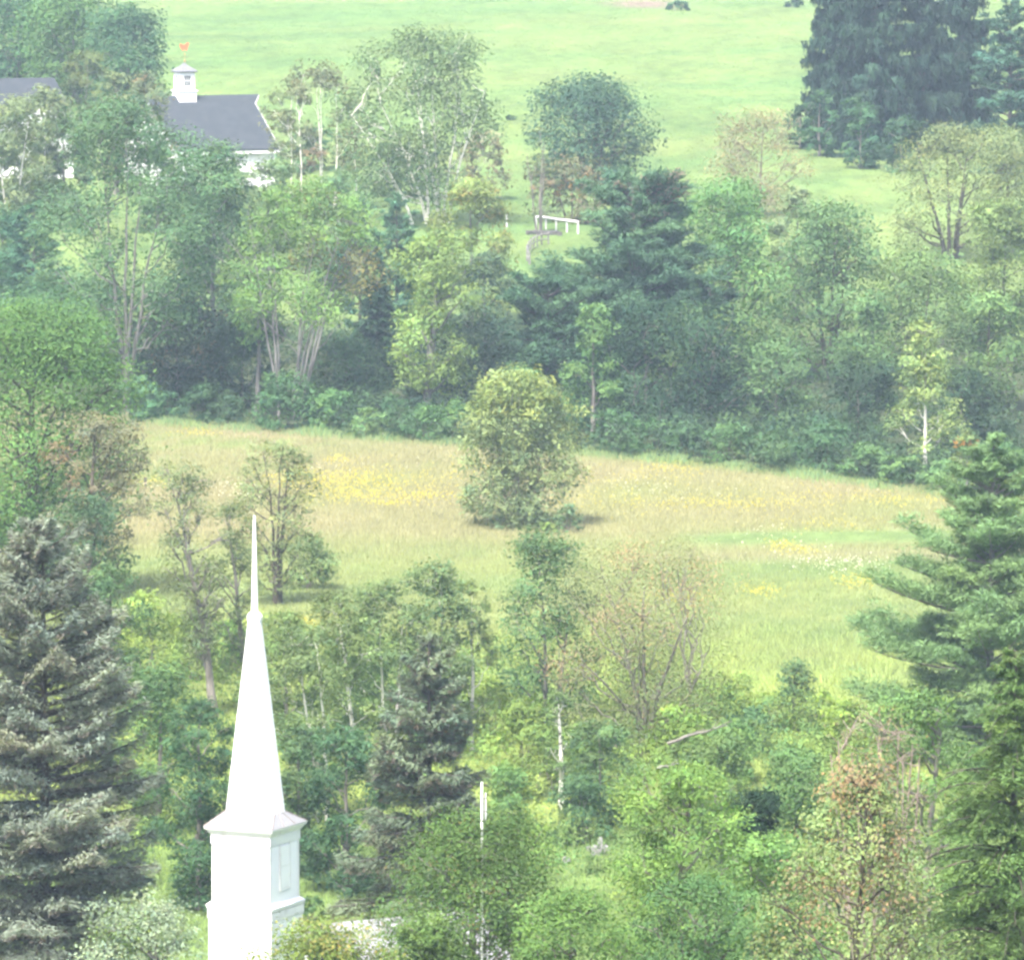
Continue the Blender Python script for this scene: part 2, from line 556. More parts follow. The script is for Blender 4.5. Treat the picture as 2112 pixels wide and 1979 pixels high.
# ------------------------------------------------------------------ conifer
def conifer(name, label, cat, px, top, bot, hw, D, col, style='spruce', seed=None, bx=None, bark='bark_dark', dens=1.0, taper=0.85, base_r=1.0,
            dz=None, brown=None, group=None, lo=None, hi=None, needle=1.0, trunk_r=None, nbr=None, pp=(.72, 1.0, .92, .6, .12), puff=.8, cones=None):
    rng = np.random.default_rng(seed if seed is not None else abs(hash((px, top, D))) % 99991)
    top3 = at(px, top, D)
    zg = float(terrain(top3[0], D))
    R = hw * D / F
    zt = top3[2] - zg
    if style == 'pine':
        zt -= 0.42 * R * pp[4] + 0.35 * puff
    zb = max(at(px, bot, D)[2] - zg, 0.4)
    root = empty(name, (top3[0], D, zg - .05), label, cat, group)
    w = Wood()
    kk = 10
    tt = np.linspace(0, 1, kk)
    wob = np.cumsum(rng.normal(0, 0.004 * zt, (kk, 2)), 0) * (1 - tt)[:, None] * .6
    wob[0] = 0
    TP = np.stack([wob[:, 0], wob[:, 1], tt * zt * 0.985], 1)
    tr = trunk_r or 0.016 * zt
    w.tube(TP, tr * (1 - 0.93 * tt) + 0.01, 7)
    CC, NN, AA, LL, WW, KK = [], [], [], [], [], []
    s = 4.6 * needle * D * 2.0625 / F
    step = dz or {'spruce': 0.75, 'norway': 0.85, 'pine': 0.95, 'hemlock': 0.45, 'blue': 0.72}[style]
    nb_def = nbr or {'spruce': 6, 'norway': 7, 'pine': 7, 'hemlock': 8, 'blue': 8}[style]
    area = hw * (bot - top) * 1.1 / 2.0625 ** 2
    ntarget = 1.45 * dens * area / needle ** 2
    zs = np.arange(zb, zt * 0.985, step)
    branches = []
    for z in zs:
        t = (z - zb) / (zt - zb)
        Rm = R * base_r * (1 - t) ** taper
        if style == 'pine':
            Rm = R * np.interp(t, [0, .15, .45, .75, 1], pp)
        Rm = max(Rm, 0.05 * R)
        for b in range(nb_def):
            a = rng.uniform(0, 6.283)
            L = Rm * (rng.uniform(0.62, 1.08) if style != 'pine' else rng.uniform(.35, 1.12))
            branches.append((z + rng.uniform(-.5, .5) * step, t, a, L))
    totL = sum(b[3] for b in branches)
    for z, t, a, L in branches:
        dirv = np.array([math.cos(a), math.sin(a), 0.0])
        side = np.array([-math.sin(a), math.cos(a), 0.0])
        if style in ('spruce', 'blue'):
            e0 = (0.55 * t - 0.12) + rng.normal(0, .07)
            droop, tip = -0.26 * (1 - t), 0.16
        elif style == 'norway':
            e0 = (0.5 * t - 0.1) + rng.normal(0, .08)
            droop, tip = -0.30 * (1 - t), 0.14
        elif style == 'pine':
            e0 = (0.05 + 0.55 * t) + rng.normal(0, .10)
            droop, tip = -0.12, 0.14
        else:
            e0 = (0.35 * t + 0.05) + rng.normal(0, .08)
            droop, tip = -0.32, 0.0
        k = 6
        u = np.linspace(0, 1, k)
        zoff = L * (e0 * u + droop * u ** 2 * (1 if style != 'hemlock' else u) + tip * u ** 3)
        P = np.outer(u * L * 0.97, dirv) + np.array([0, 0, z])
        P[:, 0] += np.interp(z, TP[:, 2], TP[:, 0])
        P[:, 1] += np.interp(z, TP[:, 2], TP[:, 1])
        P[:, 2] += zoff
        P += np.outer(u, side) * rng.normal(0, .08) * L
        r0 = np.clip(0.018 * L, .012, .09)
        w.tube(P, r0 * (1 - .85 * u) + .006, 4)
        n = int(ntarget * L / totL) + 3
        ccol = vary(rng, col, 1, .05, .26 if style == 'norway' else .14)[0]
        if style in ('spruce', 'blue', 'hemlock'):
            uu = rng.uniform(0.05, 1.0, n) ** .75 if style != 'hemlock' else rng.uniform(0.12, 1, n)
            base = np.stack([np.interp(uu, u, P[:, c]) for c in range(3)], 1)
            width = L * 0.30 * (1 - uu) ** 0.6 + 0.10 * min(L, 2)
            v = rng.uniform(-1, 1, n)
            lat = v * width
            c = base + lat[:, None] * side + (np.abs(lat) * 0.5)[:, None] * dirv
            sag = 0.30 if style == 'spruce' else (0.22 if style == 'blue' else 0.42)
            c[:, 2] -= sag * np.abs(lat) + (np.abs(rng.normal(0, .10, n)) * min(L, 3) * (.6 if style != 'blue' else .35))
            up = rng.uniform(size=n) < (0.35 if style == 'blue' else 0.2)
            c[up, 2] += rng.uniform(0, .22, up.sum()) * min(L, 1.5)
            ax = dirv * 0.8 + side * (np.sign(v) * rng.uniform(.3, 1.1, n))[:, None] + rng.normal(0, .25, (n, 3))
            ax[:, 2] += -0.25 if style != 'blue' else 0.12
            nn = rng.normal(0, .45, (n, 3)) + np.array([0, 0, 1.0])
            ln = s * 1.5 * rng.uniform(.7, 1.3, n)
            wd = ln * (.30 if style != 'hemlock' else .33)
        elif style == 'norway':
            uu = rng.uniform(0.12, 1.0, n)
            base = np.stack([np.interp(uu, u, P[:, c]) for c in range(3)], 1)
            lat = rng.normal(0, .12, n) * L * (1.1 - uu)
            hang = np.abs(rng.normal(0, .5, n)) * (0.25 + 0.75 * (1 - t)) * np.clip(L / 3, .3, 1.3)
            c = base + lat[:, None] * side
            c[:, 2] -= hang
            ax = np.array([0, 0, -1.0]) + rng.normal(0, .22, (n, 3)) + .25 * dirv
            nn = dirv + rng.normal(0, .55, (n, 3))
            ln = s * 1.7 * rng.uniform(.7, 1.3, n)
            wd = ln * .28
        else:   # pine tufts in upturned plates
            nt = max(int(n / 26), 3)
            ut = rng.uniform(0.30, 1.02, nt) ** 0.8
            bt = np.stack([np.interp(ut, u, P[:, c]) for c in range(3)], 1)
            latt = rng.normal(0, .17, nt) * L * (1.25 - ut)
            tc = bt + latt[:, None] * side
            tc[:, 2] += np.abs(rng.normal(0, .06, nt)) * L + .08
            q = rng.integers(0, nt, n)
            rad = np.clip(.24 * L, .32, puff)
            dd = rng.normal(0, 1, (n, 3))
            dd[:, 2] = np.abs(dd[:, 2]) * .7 - .15
            dd /= np.linalg.norm(dd, axis=1)[:, None]
            c = tc[q] + dd * rad * rng.uniform(.25, 1.0, n)[:, None] * np.array([1, 1, .62])
            ax = dd + rng.normal(0, .15, (n, 3)) + .3 * dirv
            nn = np.array([0, 0, .8]) + rng.normal(0, .6, (n, 3))
            ln = s * 1.45 * rng.uniform(.7, 1.3, n)
            wd = ln * .27
        cc = ccol * np.exp(rng.normal(0, .15, (n, 1)))
        if cones is not None and t > .75 and rng.uniform() < .4:
            pk = rng.uniform(size=n) < .45
            cc[pk] = np.array(cones) * np.exp(rng.normal(0, .15, (int(pk.sum()), 1)))
        if brown is not None:
            inner_ = rng.uniform(size=n) < brown[0]
            cc[inner_] = vary(rng, brown[1], int(inner_.sum()), .05, .18)
            c[inner_, 2] -= 0.10 * min(L, 2)
        c[:, 2] = np.maximum(c[:, 2], .05)
        CC.append(c); NN.append(nn); AA.append(ax); LL.append(ln); WW.append(wd); KK.append(cc)
    leaves('crown', np.concatenate(CC), np.concatenate(NN), np.concatenate(AA), np.concatenate(LL), np.concatenate(WW),
           np.clip(np.concatenate(KK), .004, .9), M['needle'], root)
    w.build('trunk', M[bark], root)
    return root


# ================================================================== THE SETTING
_rs = np.random.default_rng(7)
_ph = _rs.uniform(0, 6.28, (24,))
_kx = _rs.normal(0, 1, 24)
_ky = _rs.normal(0, 1, 24)


def wob(x, y, scale):
    """cheap smooth noise in about -1..1"""
    v = 0
    for i in range(8):
        f = (1 + 0.35 * i) / scale
        v = v + np.sin(x * _kx[i] * f * 2 + y * _ky[i + 8] * f * 2 + _ph[i]) / (1 + .35 * i)
    return v / 2.6


def mixc(c, d, w):
    w = np.clip(w, 0, 1)[..., None]
    return c * (1 - w) + np.asarray(d) * w


def field_colour(x, y):
    """albedo of the field itself: what grows where"""
    n1 = wob(x, y * .5, 14)
    n2 = wob(x + 31, y * .6 + 11, 5)
    n3 = wob(x + 77, y + 5, 32)
    g = np.array([0.15, 0.18, 0.062])
    c = np.ones(np.shape(x) + (3,)) * g
    c = mixc(c, (0.115, 0.165, 0.058), .45 + .7 * n2)
    # hay meadow: dry pinkish tan grass beyond, green brush nearer
    edge = 436 + 5 * n3 + 0.11 * x + 4 * n2
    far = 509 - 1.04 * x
    tan = np.clip((y - edge + 8) / 22, 0, 1) * np.clip((far + 3 - y) / 4, 0, 1)
    tcol = mixc(np.ones(np.shape(x) + (3,)) * np.array([0.178, 0.176, 0.082]), (0.152, 0.174, 0.068), .4 + .6 * n1)
    tcol = mixc(tcol, (0.184, 0.170, 0.090), .35 + .8 * n3)
    c = c * (1 - tan[..., None]) + tcol * tan[..., None]
    gp = np.clip(n2 * 1.6 - .55, 0, 1) * tan
    c = mixc(c, (0.14, 0.185, 0.062), gp * .8)
    # mown strip on the right
    dstrip = y - (443 + 0.10 * (x - 14) + 2 * np.sin(x * .09))
    strip = np.clip(1 - np.abs(dstrip) / 5.0, 0, 1) * np.clip((x - 10) / 6, 0, 1)
    c = mixc(c, (0.12, 0.175, 0.058), np.clip(strip * 2.2, 0, 1))
    # brownish weeds just in front of the strip
    weeds = np.clip(1 - np.abs(dstrip + 12) / 6, 0, 1) * np.clip((x - 4) / 6, 0, 1)
    c = mixc(c, (0.19, 0.185, 0.10), weeds * .8)
    # lime weeds in the low ground
    lime = np.clip((395 - y) / 20, 0, 1) * np.clip(.5 + n1, 0, 1)
    c = mixc(c, (0.165, 0.215, 0.055), lime)
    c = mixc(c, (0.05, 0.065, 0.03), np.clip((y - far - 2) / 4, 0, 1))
    lawn = np.clip((322 - y) / 8, 0, 1)
    c = mixc(c, (0.115, 0.175, 0.05), lawn)
    # pasture
    pas = np.clip((y - 575) / 20, 0, 1)
    pcol = mixc(np.ones(np.shape(x) + (3,)) * np.array([0.094, 0.156, 0.047]), (0.135, 0.178, 0.056), .45 + .55 * n1)
    pcol = mixc(pcol, (0.078, 0.142, 0.045), np.clip(.9 * n2 + .1, 0, .8))
    c = c * (1 - pas[..., None]) + pcol * pas[..., None]
    return c


gx = np.unique(np.concatenate([np.arange(-84, 84.1, 2.4), np.linspace(-700, -90, 24), np.linspace(90, 700, 24)]))
gy = np.unique(np.concatenate([np.linspace(-60, 230, 40), np.arange(232, 620, 2.0), np.arange(620, 1060, 3.0), np.linspace(1060, 2000, 40)]))
GX, GY = np.meshgrid(gx, gy)
GZ = terrain(GX, GY)
gv = np.stack([GX, GY, GZ], -1).reshape(-1, 3)
ni, nj = len(gy), len(gx)
ii = np.arange(ni - 1)[:, None] * nj + np.arange(nj - 1)[None, :]
gf = np.stack([ii, ii + 1, ii + nj + 1, ii + nj], -1).reshape(-1, 4)
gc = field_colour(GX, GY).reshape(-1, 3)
# bare earth and gravel scar at the head of the pasture
scar = np.clip(1.4 - np.hypot((gv[:, 0] - at(1325, 5, 985)[0]) / 5.5, (gv[:, 1] - 985) / 16), 0, 1)
gc = gc * (1 - scar[:, None]) + np.array([.17, .125, .10]) * scar[:, None]

gm, gnt, gout = new_mat('field_ground')
ga = N(gnt, 'ShaderNodeAttribute', attribute_name='Col')
gtc = N(gnt, 'ShaderNodeTexCoord')
gmp = N(gnt, 'ShaderNodeMapping')
gmp.inputs['Scale'].default_value = (1.0, 0.33, 1.0)
gn1 = N(gnt, 'ShaderNodeTexNoise', Scale=0.5, Detail=9.0, Roughness=0.78)
gn2 = N(gnt, 'ShaderNodeTexNoise', Scale=0.09, Detail=4.0, Roughness=0.6)
gmr = N(gnt, 'ShaderNodeMapRange')
for i, v in ((1, .3), (2, .7), (3, .64), (4, 1.34)):
    gmr.inputs[i].default_value = v
gmr2 = N(gnt, 'ShaderNodeMapRange')
for i, v in ((1, .3), (2, .7), (3, .84), (4, 1.16)):
    gmr2.inputs[i].default_value = v
gmu = N(gnt, 'ShaderNodeMath', operation='MULTIPLY')
gvm = N(gnt, 'ShaderNodeVectorMath', operation='SCALE')
gp_ = N(gnt, 'ShaderNodeBsdfPrincipled', Roughness=0.9)
gp_.inputs['Specular IOR Level'].default_value = 0.1
gb = N(gnt, 'ShaderNodeBump', Strength=0.9, Distance=0.5)
L_ = gnt.links.new
L_(gtc.outputs['Object'], gmp.inputs[0])
L_(gmp.outputs[0], gn1.inputs['Vector'])
L_(gmp.outputs[0], gn2.inputs['Vector'])
L_(gn1.outputs[0], gmr.inputs[0])
L_(gn2.outputs[0], gmr2.inputs[0])
L_(gmr.outputs[0], gmu.inputs[0])
L_(gmr2.outputs[0], gmu.inputs[1])
L_(ga.outputs['Color'], gvm.inputs[0])
L_(gmu.outputs[0], gvm.inputs['Scale'])
L_(gvm.outputs[0], gp_.inputs['Base Color'])
L_(gn1.outputs[0], gb.inputs['Height'])
L_(gb.outputs[0], gp_.inputs['Normal'])
L_(gp_.outputs[0], gout.inputs[0])
gme = mesh_np('ground', gv, [gf], gm, smooth=True)
gat = gme.attributes.new('Col', 'FLOAT_COLOR', 'POINT')
g4 = np.ones((len(gv), 4), np.float32)
g4[:, :3] = gc
gat.data.foreach_set('color', g4.ravel())
ground = link('ground', gme)
ground['kind'] = 'structure'
ground['label'] = 'hay meadow, valley floor and green hill pasture rising behind'


def stuff(o, label):
    o['kind'] = 'stuff'
    o['label'] = label
    return o


def blades(name, label, x, y, h, wd, col, rng, lean=.3, mat='grass'):
    n = len(x)
    z = terrain(x, y)
    b = np.stack([x, y, z], 1)
    a = rng.uniform(0, 6.28, n)
    a = rng.normal(0, .5, n)
    dx = np.stack([np.cos(a), np.sin(a), 0 * a], 1)
    tip = b + np.stack([rng.normal(0, lean, n) * h, (.55 + rng.normal(0, lean * .5, n)) * h, h], 1)
    V = np.stack([b - dx * wd[:, None] * .5, b + dx * wd[:, None] * .5, tip], 1).reshape(-1, 3)
    V[0::3, 2] -= .03
    V[1::3, 2] -= .03
    TRI_TOTAL[0] += n
    me = mesh_np(name, V, [np.arange(3 * n).reshape(n, 3)], M[mat], cols=col)
    return stuff(link(name, me), label)


def scatter(rng, n, d0, d1, px0=-60, px1=2170):
    D = np.sqrt(rng.uniform(d0 ** 2, d1 ** 2, n))
    return (rng.uniform(px0, px1, n) - CX) / F * D, D


rg = np.random.default_rng(11)
# tall meadow grass
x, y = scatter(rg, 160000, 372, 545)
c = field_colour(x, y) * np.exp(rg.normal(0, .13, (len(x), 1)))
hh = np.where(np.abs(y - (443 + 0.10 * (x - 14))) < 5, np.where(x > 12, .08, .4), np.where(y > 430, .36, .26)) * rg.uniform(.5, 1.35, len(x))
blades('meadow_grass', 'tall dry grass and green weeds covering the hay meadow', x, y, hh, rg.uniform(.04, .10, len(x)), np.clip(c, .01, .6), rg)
# pasture grass
x, y = scatter(rg, 50000, 600, 1015)
c = field_colour(x, y) * np.exp(rg.normal(0, .12, (len(x), 1)))
blades('pasture_grass', 'short green grass tufts of the hill pasture', x, y, rg.uniform(.04, .11, len(x)), rg.uniform(.15, .35, len(x)), np.clip(c, .01, .6), rg, lean=.5)
# low brush of the valley floor
x, y = scatter(rg, 55000, 280, 392)
c = field_colour(x, y) * np.exp(rg.normal(0, .25, (len(x), 1)))
blades('valley_weeds', 'lime green weeds on the low ground behind the steeple', x, y, rg.uniform(.2, .6, len(x)), rg.uniform(.04, .10, len(x)), np.clip(c, .01, .6), rg, lean=.45)


def flower_bed(name, label, beds, col, n, size, zlo, zhi):
    P = []
    for (px, py, sx, sy, k) in beds:
        g = ground_at(px, py)
        m = int(n * k)
        sx, sy = sx * 1.9, sy * 1.7
        sxm = sx * g[1] / F
        sym = sy * g[1] ** 2 / F / (HC - g[2])
        P.append(np.stack([g[0] + rg.normal(0, sxm, m), g[1] + rg.normal(0, sym, m)], 1))
    P = np.concatenate(P)
    m = len(P)
    z = terrain(P[:, 0], P[:, 1]) + rg.uniform(zlo, zhi, m)
    C = np.stack([P[:, 0], P[:, 1], z], 1)
    o = leaves(name, C, rg.normal(0, .6, (m, 3)) + np.array([0, -.5, .7]), rg.normal(0, 1, (m, 3)), size * rg.uniform(.6, 1.4, m), size * .8 * rg.uniform(.6, 1.4, m),
               vary(rg, col, m, .05, .15), M['grass'], None)
    return stuff(o, label)


flower_bed('goldenrod', 'yellow goldenrod flowering in drifts across the meadow', [
    (650, 1000, 22, 8, 1.0), (735, 1003, 28, 9, 1.6), (720, 1030, 20, 6, .8), (865, 1033, 30, 4, 1.0), (700, 957, 10, 3, .3), (805, 1050, 10, 2, .3),
    (405, 900, 12, 4, .3), (330, 1005, 14, 3, .3), (600, 1000, 20, 8, .6), (1385, 977, 20, 4, .4), (1500, 1050, 45, 4, 1.0), (1240, 1045, 45, 8, .6),
    (1640, 1040, 50, 8, .6), (1850, 1043, 35, 4, .5), (1700, 1090, 40, 5, .3), (1610, 1135, 10, 3, .25), (1645, 1148, 14, 3, .3), (1770, 1210, 16, 4, .5),
    (1575, 1232, 14, 5, .35), (1395, 1245, 18, 4, .4), (1000, 975, 30, 5, .4), (860, 1000, 40, 6, .5), (640, 1295, 14, 4, .25), (1735, 1590, 8, 6, .15), (1310, 1000, 60, 8, .4)],
    (0.29, 0.26, 0.04), 420, .12, .30, .62)
flower_bed('white_wildflowers', 'white wildflowers scattered through the meadow', [
    (1750, 1180, 34, 5, .9), (1690, 1172, 26, 5, .45), (1600, 1130, 30, 8, .25), (1330, 1020, 40, 8, .25), (1390, 1025, 40, 8, .25), (440, 1015, 22, 4, .5), (300, 1015, 14, 3, .2),
    (480, 1030, 20, 6, .3), (700, 980, 40, 6, .12), (1580, 1105, 20, 5, .12), (1550, 1000, 90, 12, .15), (880, 950, 90, 12, .12), (1245, 930, 40, 6, .04)],
    (0.55, 0.54, 0.50), 160, .09, .35, .7)

# ================================================================== BUILDINGS
# ---- church with white steeple
DCH = 250.0
tw = at(527, 1700, DCH)
zc_g = float(terrain(tw[0], DCH))
ROT = math.radians(-25)
church = empty('church', (tw[0], DCH, zc_g), 'white clapboard church with tall octagonal spire rising above the trees', 'church', rz=ROT)
zc = lambda py: at(527, py, DCH)[2] - zc_g


def clap(levels, n, course, proud=.02):
    """tapered wall as overlapping courses"""
    (z0, h0), (z1, h1) = levels
    m = max(int((z1 - z0) / course), 1)
    mb = MB()
    lv = []
    for i in range(m):
        a, b = i / m, (i + 1) / m
        lv.append((z0 + (z1 - z0) * a, h0 + (h1 - h0) * a + proud))
        lv.append((z0 + (z1 - z0) * b - .004, h0 + (h1 - h0) * b))
    return mb.loft(lv, n)


half = 1.23
zb0, zb1 = zc(1853), zc(1706)
clap([(zb0 + .02, half - .02), (zb1, half - .02)], 4, .115).build('belfry_siding', M['white_paint'], church)
clap([(0.0, 1.30), (zc(1868), 1.30)], 4, .115).build('tower_siding', M['white_paint'], church)
cb = 0.13
for sx in (-1, 1):
    for sy in (-1, 1):
        MB().box(sx * half - cb * (sx > 0), sx * half + cb * (sx < 0), sy * half - cb * (sy > 0), sy * half + cb * (sy < 0), zb0 + .05, zb1 - .35).build('corner_board', M['white_trim'], church)
        MB().box(sx * 1.33 - cb * (sx > 0), sx * 1.33 + cb * (sx < 0), sy * 1.33 - cb * (sy > 0), sy * 1.33 + cb * (sy < 0), 5.0, zc(1868) - .3).build('corner_board', M['white_trim'], church)
MB().loft([(zb1 - .52, half + .012), (zb1 - .50, half + .03), (zb1 - .02, half + .03)], 4).build('frieze', M['white_trim'], church)
MB().loft([(zc(1868) - .34, 1.345), (zc(1868) - .30, 1.36), (zc(1868) - .01, 1.36)], 4).build('frieze', M['white_trim'], church)
ze = zc(1697)
MB().loft([(zb1 - .12, half + .05), (zb1 - .06, 1.33), (zb1 + .02, 1.38), (zb1 + .05, 1.43), (ze - .01, 1.465)], 4).build('eave_cornice', M['white_trim'], church)
zl = zc(1868)
MB().loft([(zl, 1.34), (zl + .05, 1.38), (zl + .12, 1.395), (zl + .15, 1.40), (zl + .17, 1.40), (zb0 + .02, half + .02)], 4).build('belt_cornice', M['white_trim'], church)
# closed shutter panels on each face
for k in range(4):
    a = k * math.pi / 2
    pan = MB()
    pan.box(-.34, .34, -half - .030, -half - .005, zb0 + .55, zb1 - .58)
    p = pan.build('shutter_panel', M['white_paint'], church)
    p.rotation_euler = (0, 0, a)
    fr = MB()
    fr.box(-.44, -.34, -half - .040, -half - .005, zb0 + .45, zb1 - .53)
    fr.box(.34, .44, -half - .040, -half - .005, zb0 + .45, zb1 - .53)
    fr.box(-.34, .34, -half - .042, -half - .005, zb0 + .45, zb0 + .55)
    fr.box(-.34, .34, -half - .036, -half - .031, (zb0 + zb1) / 2 - .02, (zb0 + zb1) / 2 + .02)
    f = fr.build('frame', M['white_trim'], p)
# skirt roof: square eave up to the octagon
zs = zc(1671)
ro = 1.03 / math.cos(math.pi / 8)
octv = [(ro * math.cos(math.pi / 8 + i * math.pi / 4), ro * math.sin(math.pi / 8 + i * math.pi / 4), zs) for i in range(8)]
sqv = [(1.465 * sx, 1.465 * sy, ze) for sx, sy in ((1, 1), (-1, 1), (-1, -1), (1, -1))]
vv = sqv + octv
ff = []
for q in range(4):
    c0 = q
    c1 = (q + 1) % 4
    o_a, o_b = 4 + (2 * q) % 8, 4 + (2 * q + 1) % 8          # octagon pair at this corner
    o_c = 4 + (2 * q + 2) % 8
    ff.append((c0, o_b, o_a))
    ff.append((c0, c1, o_c, o_b))
MB().add(vv, ff).build('skirt_roof', M['tin_roof'], church)
for q in range(4):
    for oi in (2 * q, 2 * q + 1):
        a = np.array(sqv[q]) * [.99, .99, 1] + [0, 0, .012]
        MB().tube([a, np.array(octv[oi % 8]) + [0, 0, .02]], [.022, .022], 5).build('roof_seam', M['seam'], church)
    for fr_ in (.33, .66):
        a = np.array(sqv[q]) * (1 - fr_) + np.array(sqv[(q + 1) % 4]) * fr_ + [0, 0, .012]
        b = np.array(octv[(2 * q + 1) % 8]) * (1 - fr_) + np.array(octv[(2 * q + 2) % 8]) * fr_ + [0, 0, .02]
        MB().tube([a, b], [.013, .013], 4).build('roof_seam', M['seam'], church)
spire = clap([(zs - .02, 1.03), (zc(1277), .225)], 8, .14, .012).build('spire', M['white_paint'], church)
MB().loft([(zc(1282), .225), (zc(1279), .27), (zc(1270), .275), (zc(1266), .235), (zc(1260), .13)], 8).build('spire_collar', M['white_trim'], spire)
MB().loft([(zc(1262), .125), (zc(1165), .085), (zc(1063), .042)], 8).build('needle', M['white_paint'], spire)
# nave running towards the viewer, grey roof mostly hidden by trees
nr, ne, nw = 7.9, 4.6, 4.6
nv = MB()
nv.add([(-nw, -13, 0), (nw, -13, 0), (nw, 1.2, 0), (-nw, 1.2, 0), (-nw, -13, ne), (nw, -13, ne), (nw, 1.2, ne), (-nw, 1.2, ne), (0, -13, nr - .1), (0, 1.2, nr - .1)],
       [(0, 1, 5, 8, 4), (2, 3, 7, 9, 6), (3, 0, 4, 7), (1, 2, 6, 5)])
nv.build('nave_wall', M['white_paint'], church)
for sx in (-1, 1):
    r = MB()
    x1, z1 = sx * (nw + .35), ne - .25
    r.add([(0, -13.4, nr), (x1, -13.4, z1), (x1, 1.5, z1), (0, 1.5, nr), (0, -13.4, nr - .15), (x1, -13.4, z1 - .15), (x1, 1.5, z1 - .15), (0, 1.5, nr - .15)],
          [(0, 1, 2, 3), (7, 6, 5, 4), (0, 4, 5, 1), (3, 2, 6, 7), (1, 5, 6, 2)])
    r.build('nave_roof', M['cupola_roof'], church)

# ---- white-roofed hall right of the steeple
h0 = at(600, 1909, 262)
h1 = at(985, 1890, 266)
hz = float(terrain(h0[0], 262))
hall = empty('hall', (h0[0], 262, hz), 'low building with pale metal roof behind the trees right of the steeple', 'building', rz=math.atan2(h1[1] - h0[1], h1[0] - h0[0]))
Lh = math.hypot(h1[0] - h0[0], h1[1] - h0[1])
zr = h0[2] - hz
for s_ in (-1, 1):
    r = MB()
    r.add([(0, 0, zr), (Lh, 0, zr), (Lh, s_ * 4.6, zr - 2.3), (0, s_ * 4.6, zr - 2.3), (0, 0, zr - .12), (Lh, 0, zr - .12), (Lh, s_ * 4.6, zr - 2.42), (0, s_ * 4.6, zr - 2.42)],
          [(0, 1, 2, 3), (4, 7, 6, 5), (2, 6, 7, 3), (0, 3, 7, 4), (1, 5, 6, 2)])
    rr_ = r.build('roof', M['white_metal'], hall)
    for i in range(1, int(Lh / .6)):
        MB().tube([(i * .6, s_ * .05, zr + .0), (i * .6, s_ * 4.58, zr - 2.27)], [.02, .02], 4).build('roof_seam', M['white_metal'], rr_)
MB().add([(.3, -4.2, 0), (Lh - .3, -4.2, 0), (Lh - .3, 4.2, 0), (.3, 4.2, 0), (.3, -4.2, zr - 2.25), (Lh - .3, -4.2, zr - 2.25), (Lh - .3, 4.2, zr - 2.25), (.3, 4.2, zr - 2.25), (.3, 0, zr - .15), (Lh - .3, 0, zr - .15)],
         [(0, 1, 5, 4), (2, 3, 7, 6), (1, 2, 6, 9, 5), (3, 0, 4, 8, 7)]).build('wall', M['white_paint'], hall)

# ---- white barn with cupola
DB = 690.0
th = math.radians(25)
rend = at(516, 195, DB)
bz = float(terrain(rend[0] - 4, DB - 4)) - .4
barn = empty('barn', (rend[0], DB, bz), 'white barn with dark grey roof and a white cupola below the pasture', 'barn', rz=th)
# local axes: -x runs left along the ridge, -y comes towards the viewer down the roof slope
zR = rend[2] - bz
run = 3.3 / math.sin(th)
Lb = 11.5
eave_pt = at(582, 306, DB - run * math.cos(th))
zE = eave_pt[2] - bz
hood = 0.95
fr_h = 18 / 111.
for s_ in (-1, 1):
    zh = zR + (zE - zR) * fr_h
    top = [(-Lb, 0, zR), (hood, 0, zR), (0.0, s_ * run * fr_h, zh), (0.0, s_ * run, zE), (-Lb, s_ * run, zE)]
    v = top + [(a, b, c - .18) for a, b, c in top]
    MB().add(v, [(0, 1, 2, 3, 4), (9, 8, 7, 6, 5), (1, 6, 7, 2), (2, 7, 8, 3), (3, 8, 9, 4), (4, 9, 5, 0)]).build('roof', M['slate'], barn)
    tr_ = MB()
    for (p, q) in (((hood + .012, 0, zR), (0.012, s_ * run * fr_h, zh)), ((0.012, s_ * run * fr_h, zh), (0.012, s_ * run, zE))):
        tr_.add([(p[0], p[1], p[2] - .01), (q[0], q[1], q[2] - .01), (q[0], q[1], q[2] - .22), (p[0], p[1], p[2] - .22),
                 (p[0] + .05, p[1], p[2] - .01), (q[0] + .05, q[1], q[2] - .01), (q[0] + .05, q[1], q[2] - .22), (p[0] + .05, p[1], p[2] - .22)],
                [(0, 1, 2, 3), (7, 6, 5, 4), (0, 4, 5, 1), (1, 5, 6, 2), (2, 6, 7, 3), (3, 7, 4, 0)])
    tr_.build('rake_trim', M['white_trim'], barn)
    MB().box(-Lb, .0, s_ * (run - .05) - .03, s_ * (run - .05) + .06, zE - .5, zE - .185).build('fascia', M['white_trim'], barn)
wy = run - .45
zw = zE + .1
MB().add([(-Lb + .4, -wy, 0), (-.4, -wy, 0), (-.4, wy, 0), (-Lb + .4, wy, 0), (-Lb + .4, -wy, zw), (-.4, -wy, zw), (-.4, wy, zw), (-Lb + .4, wy, zw), (-Lb + .4, 0, zR - .3), (-.4, 0, zR - .3)],
         [(0, 1, 5, 4), (2, 3, 7, 6), (1, 2, 6, 9, 5), (3, 0, 4, 8, 7)]).build('wall', M['white_paint'], barn)
for i in range(1, 24):       # board and batten
    xx = -Lb + .4 + i * (Lb - .8) / 24
    MB().box(xx - .03, xx + .03, -wy - .03, -wy - .002, .1, zw - .55).build('batten', M['white_paint'], barn)


def at_local(px, py, D):
    p = at(px, py, D) - np.array([rend[0], DB, bz])
    return np.array([p[0] * math.cos(th) + p[1] * math.sin(th), -p[0] * math.sin(th) + p[1] * math.cos(th), p[2]])


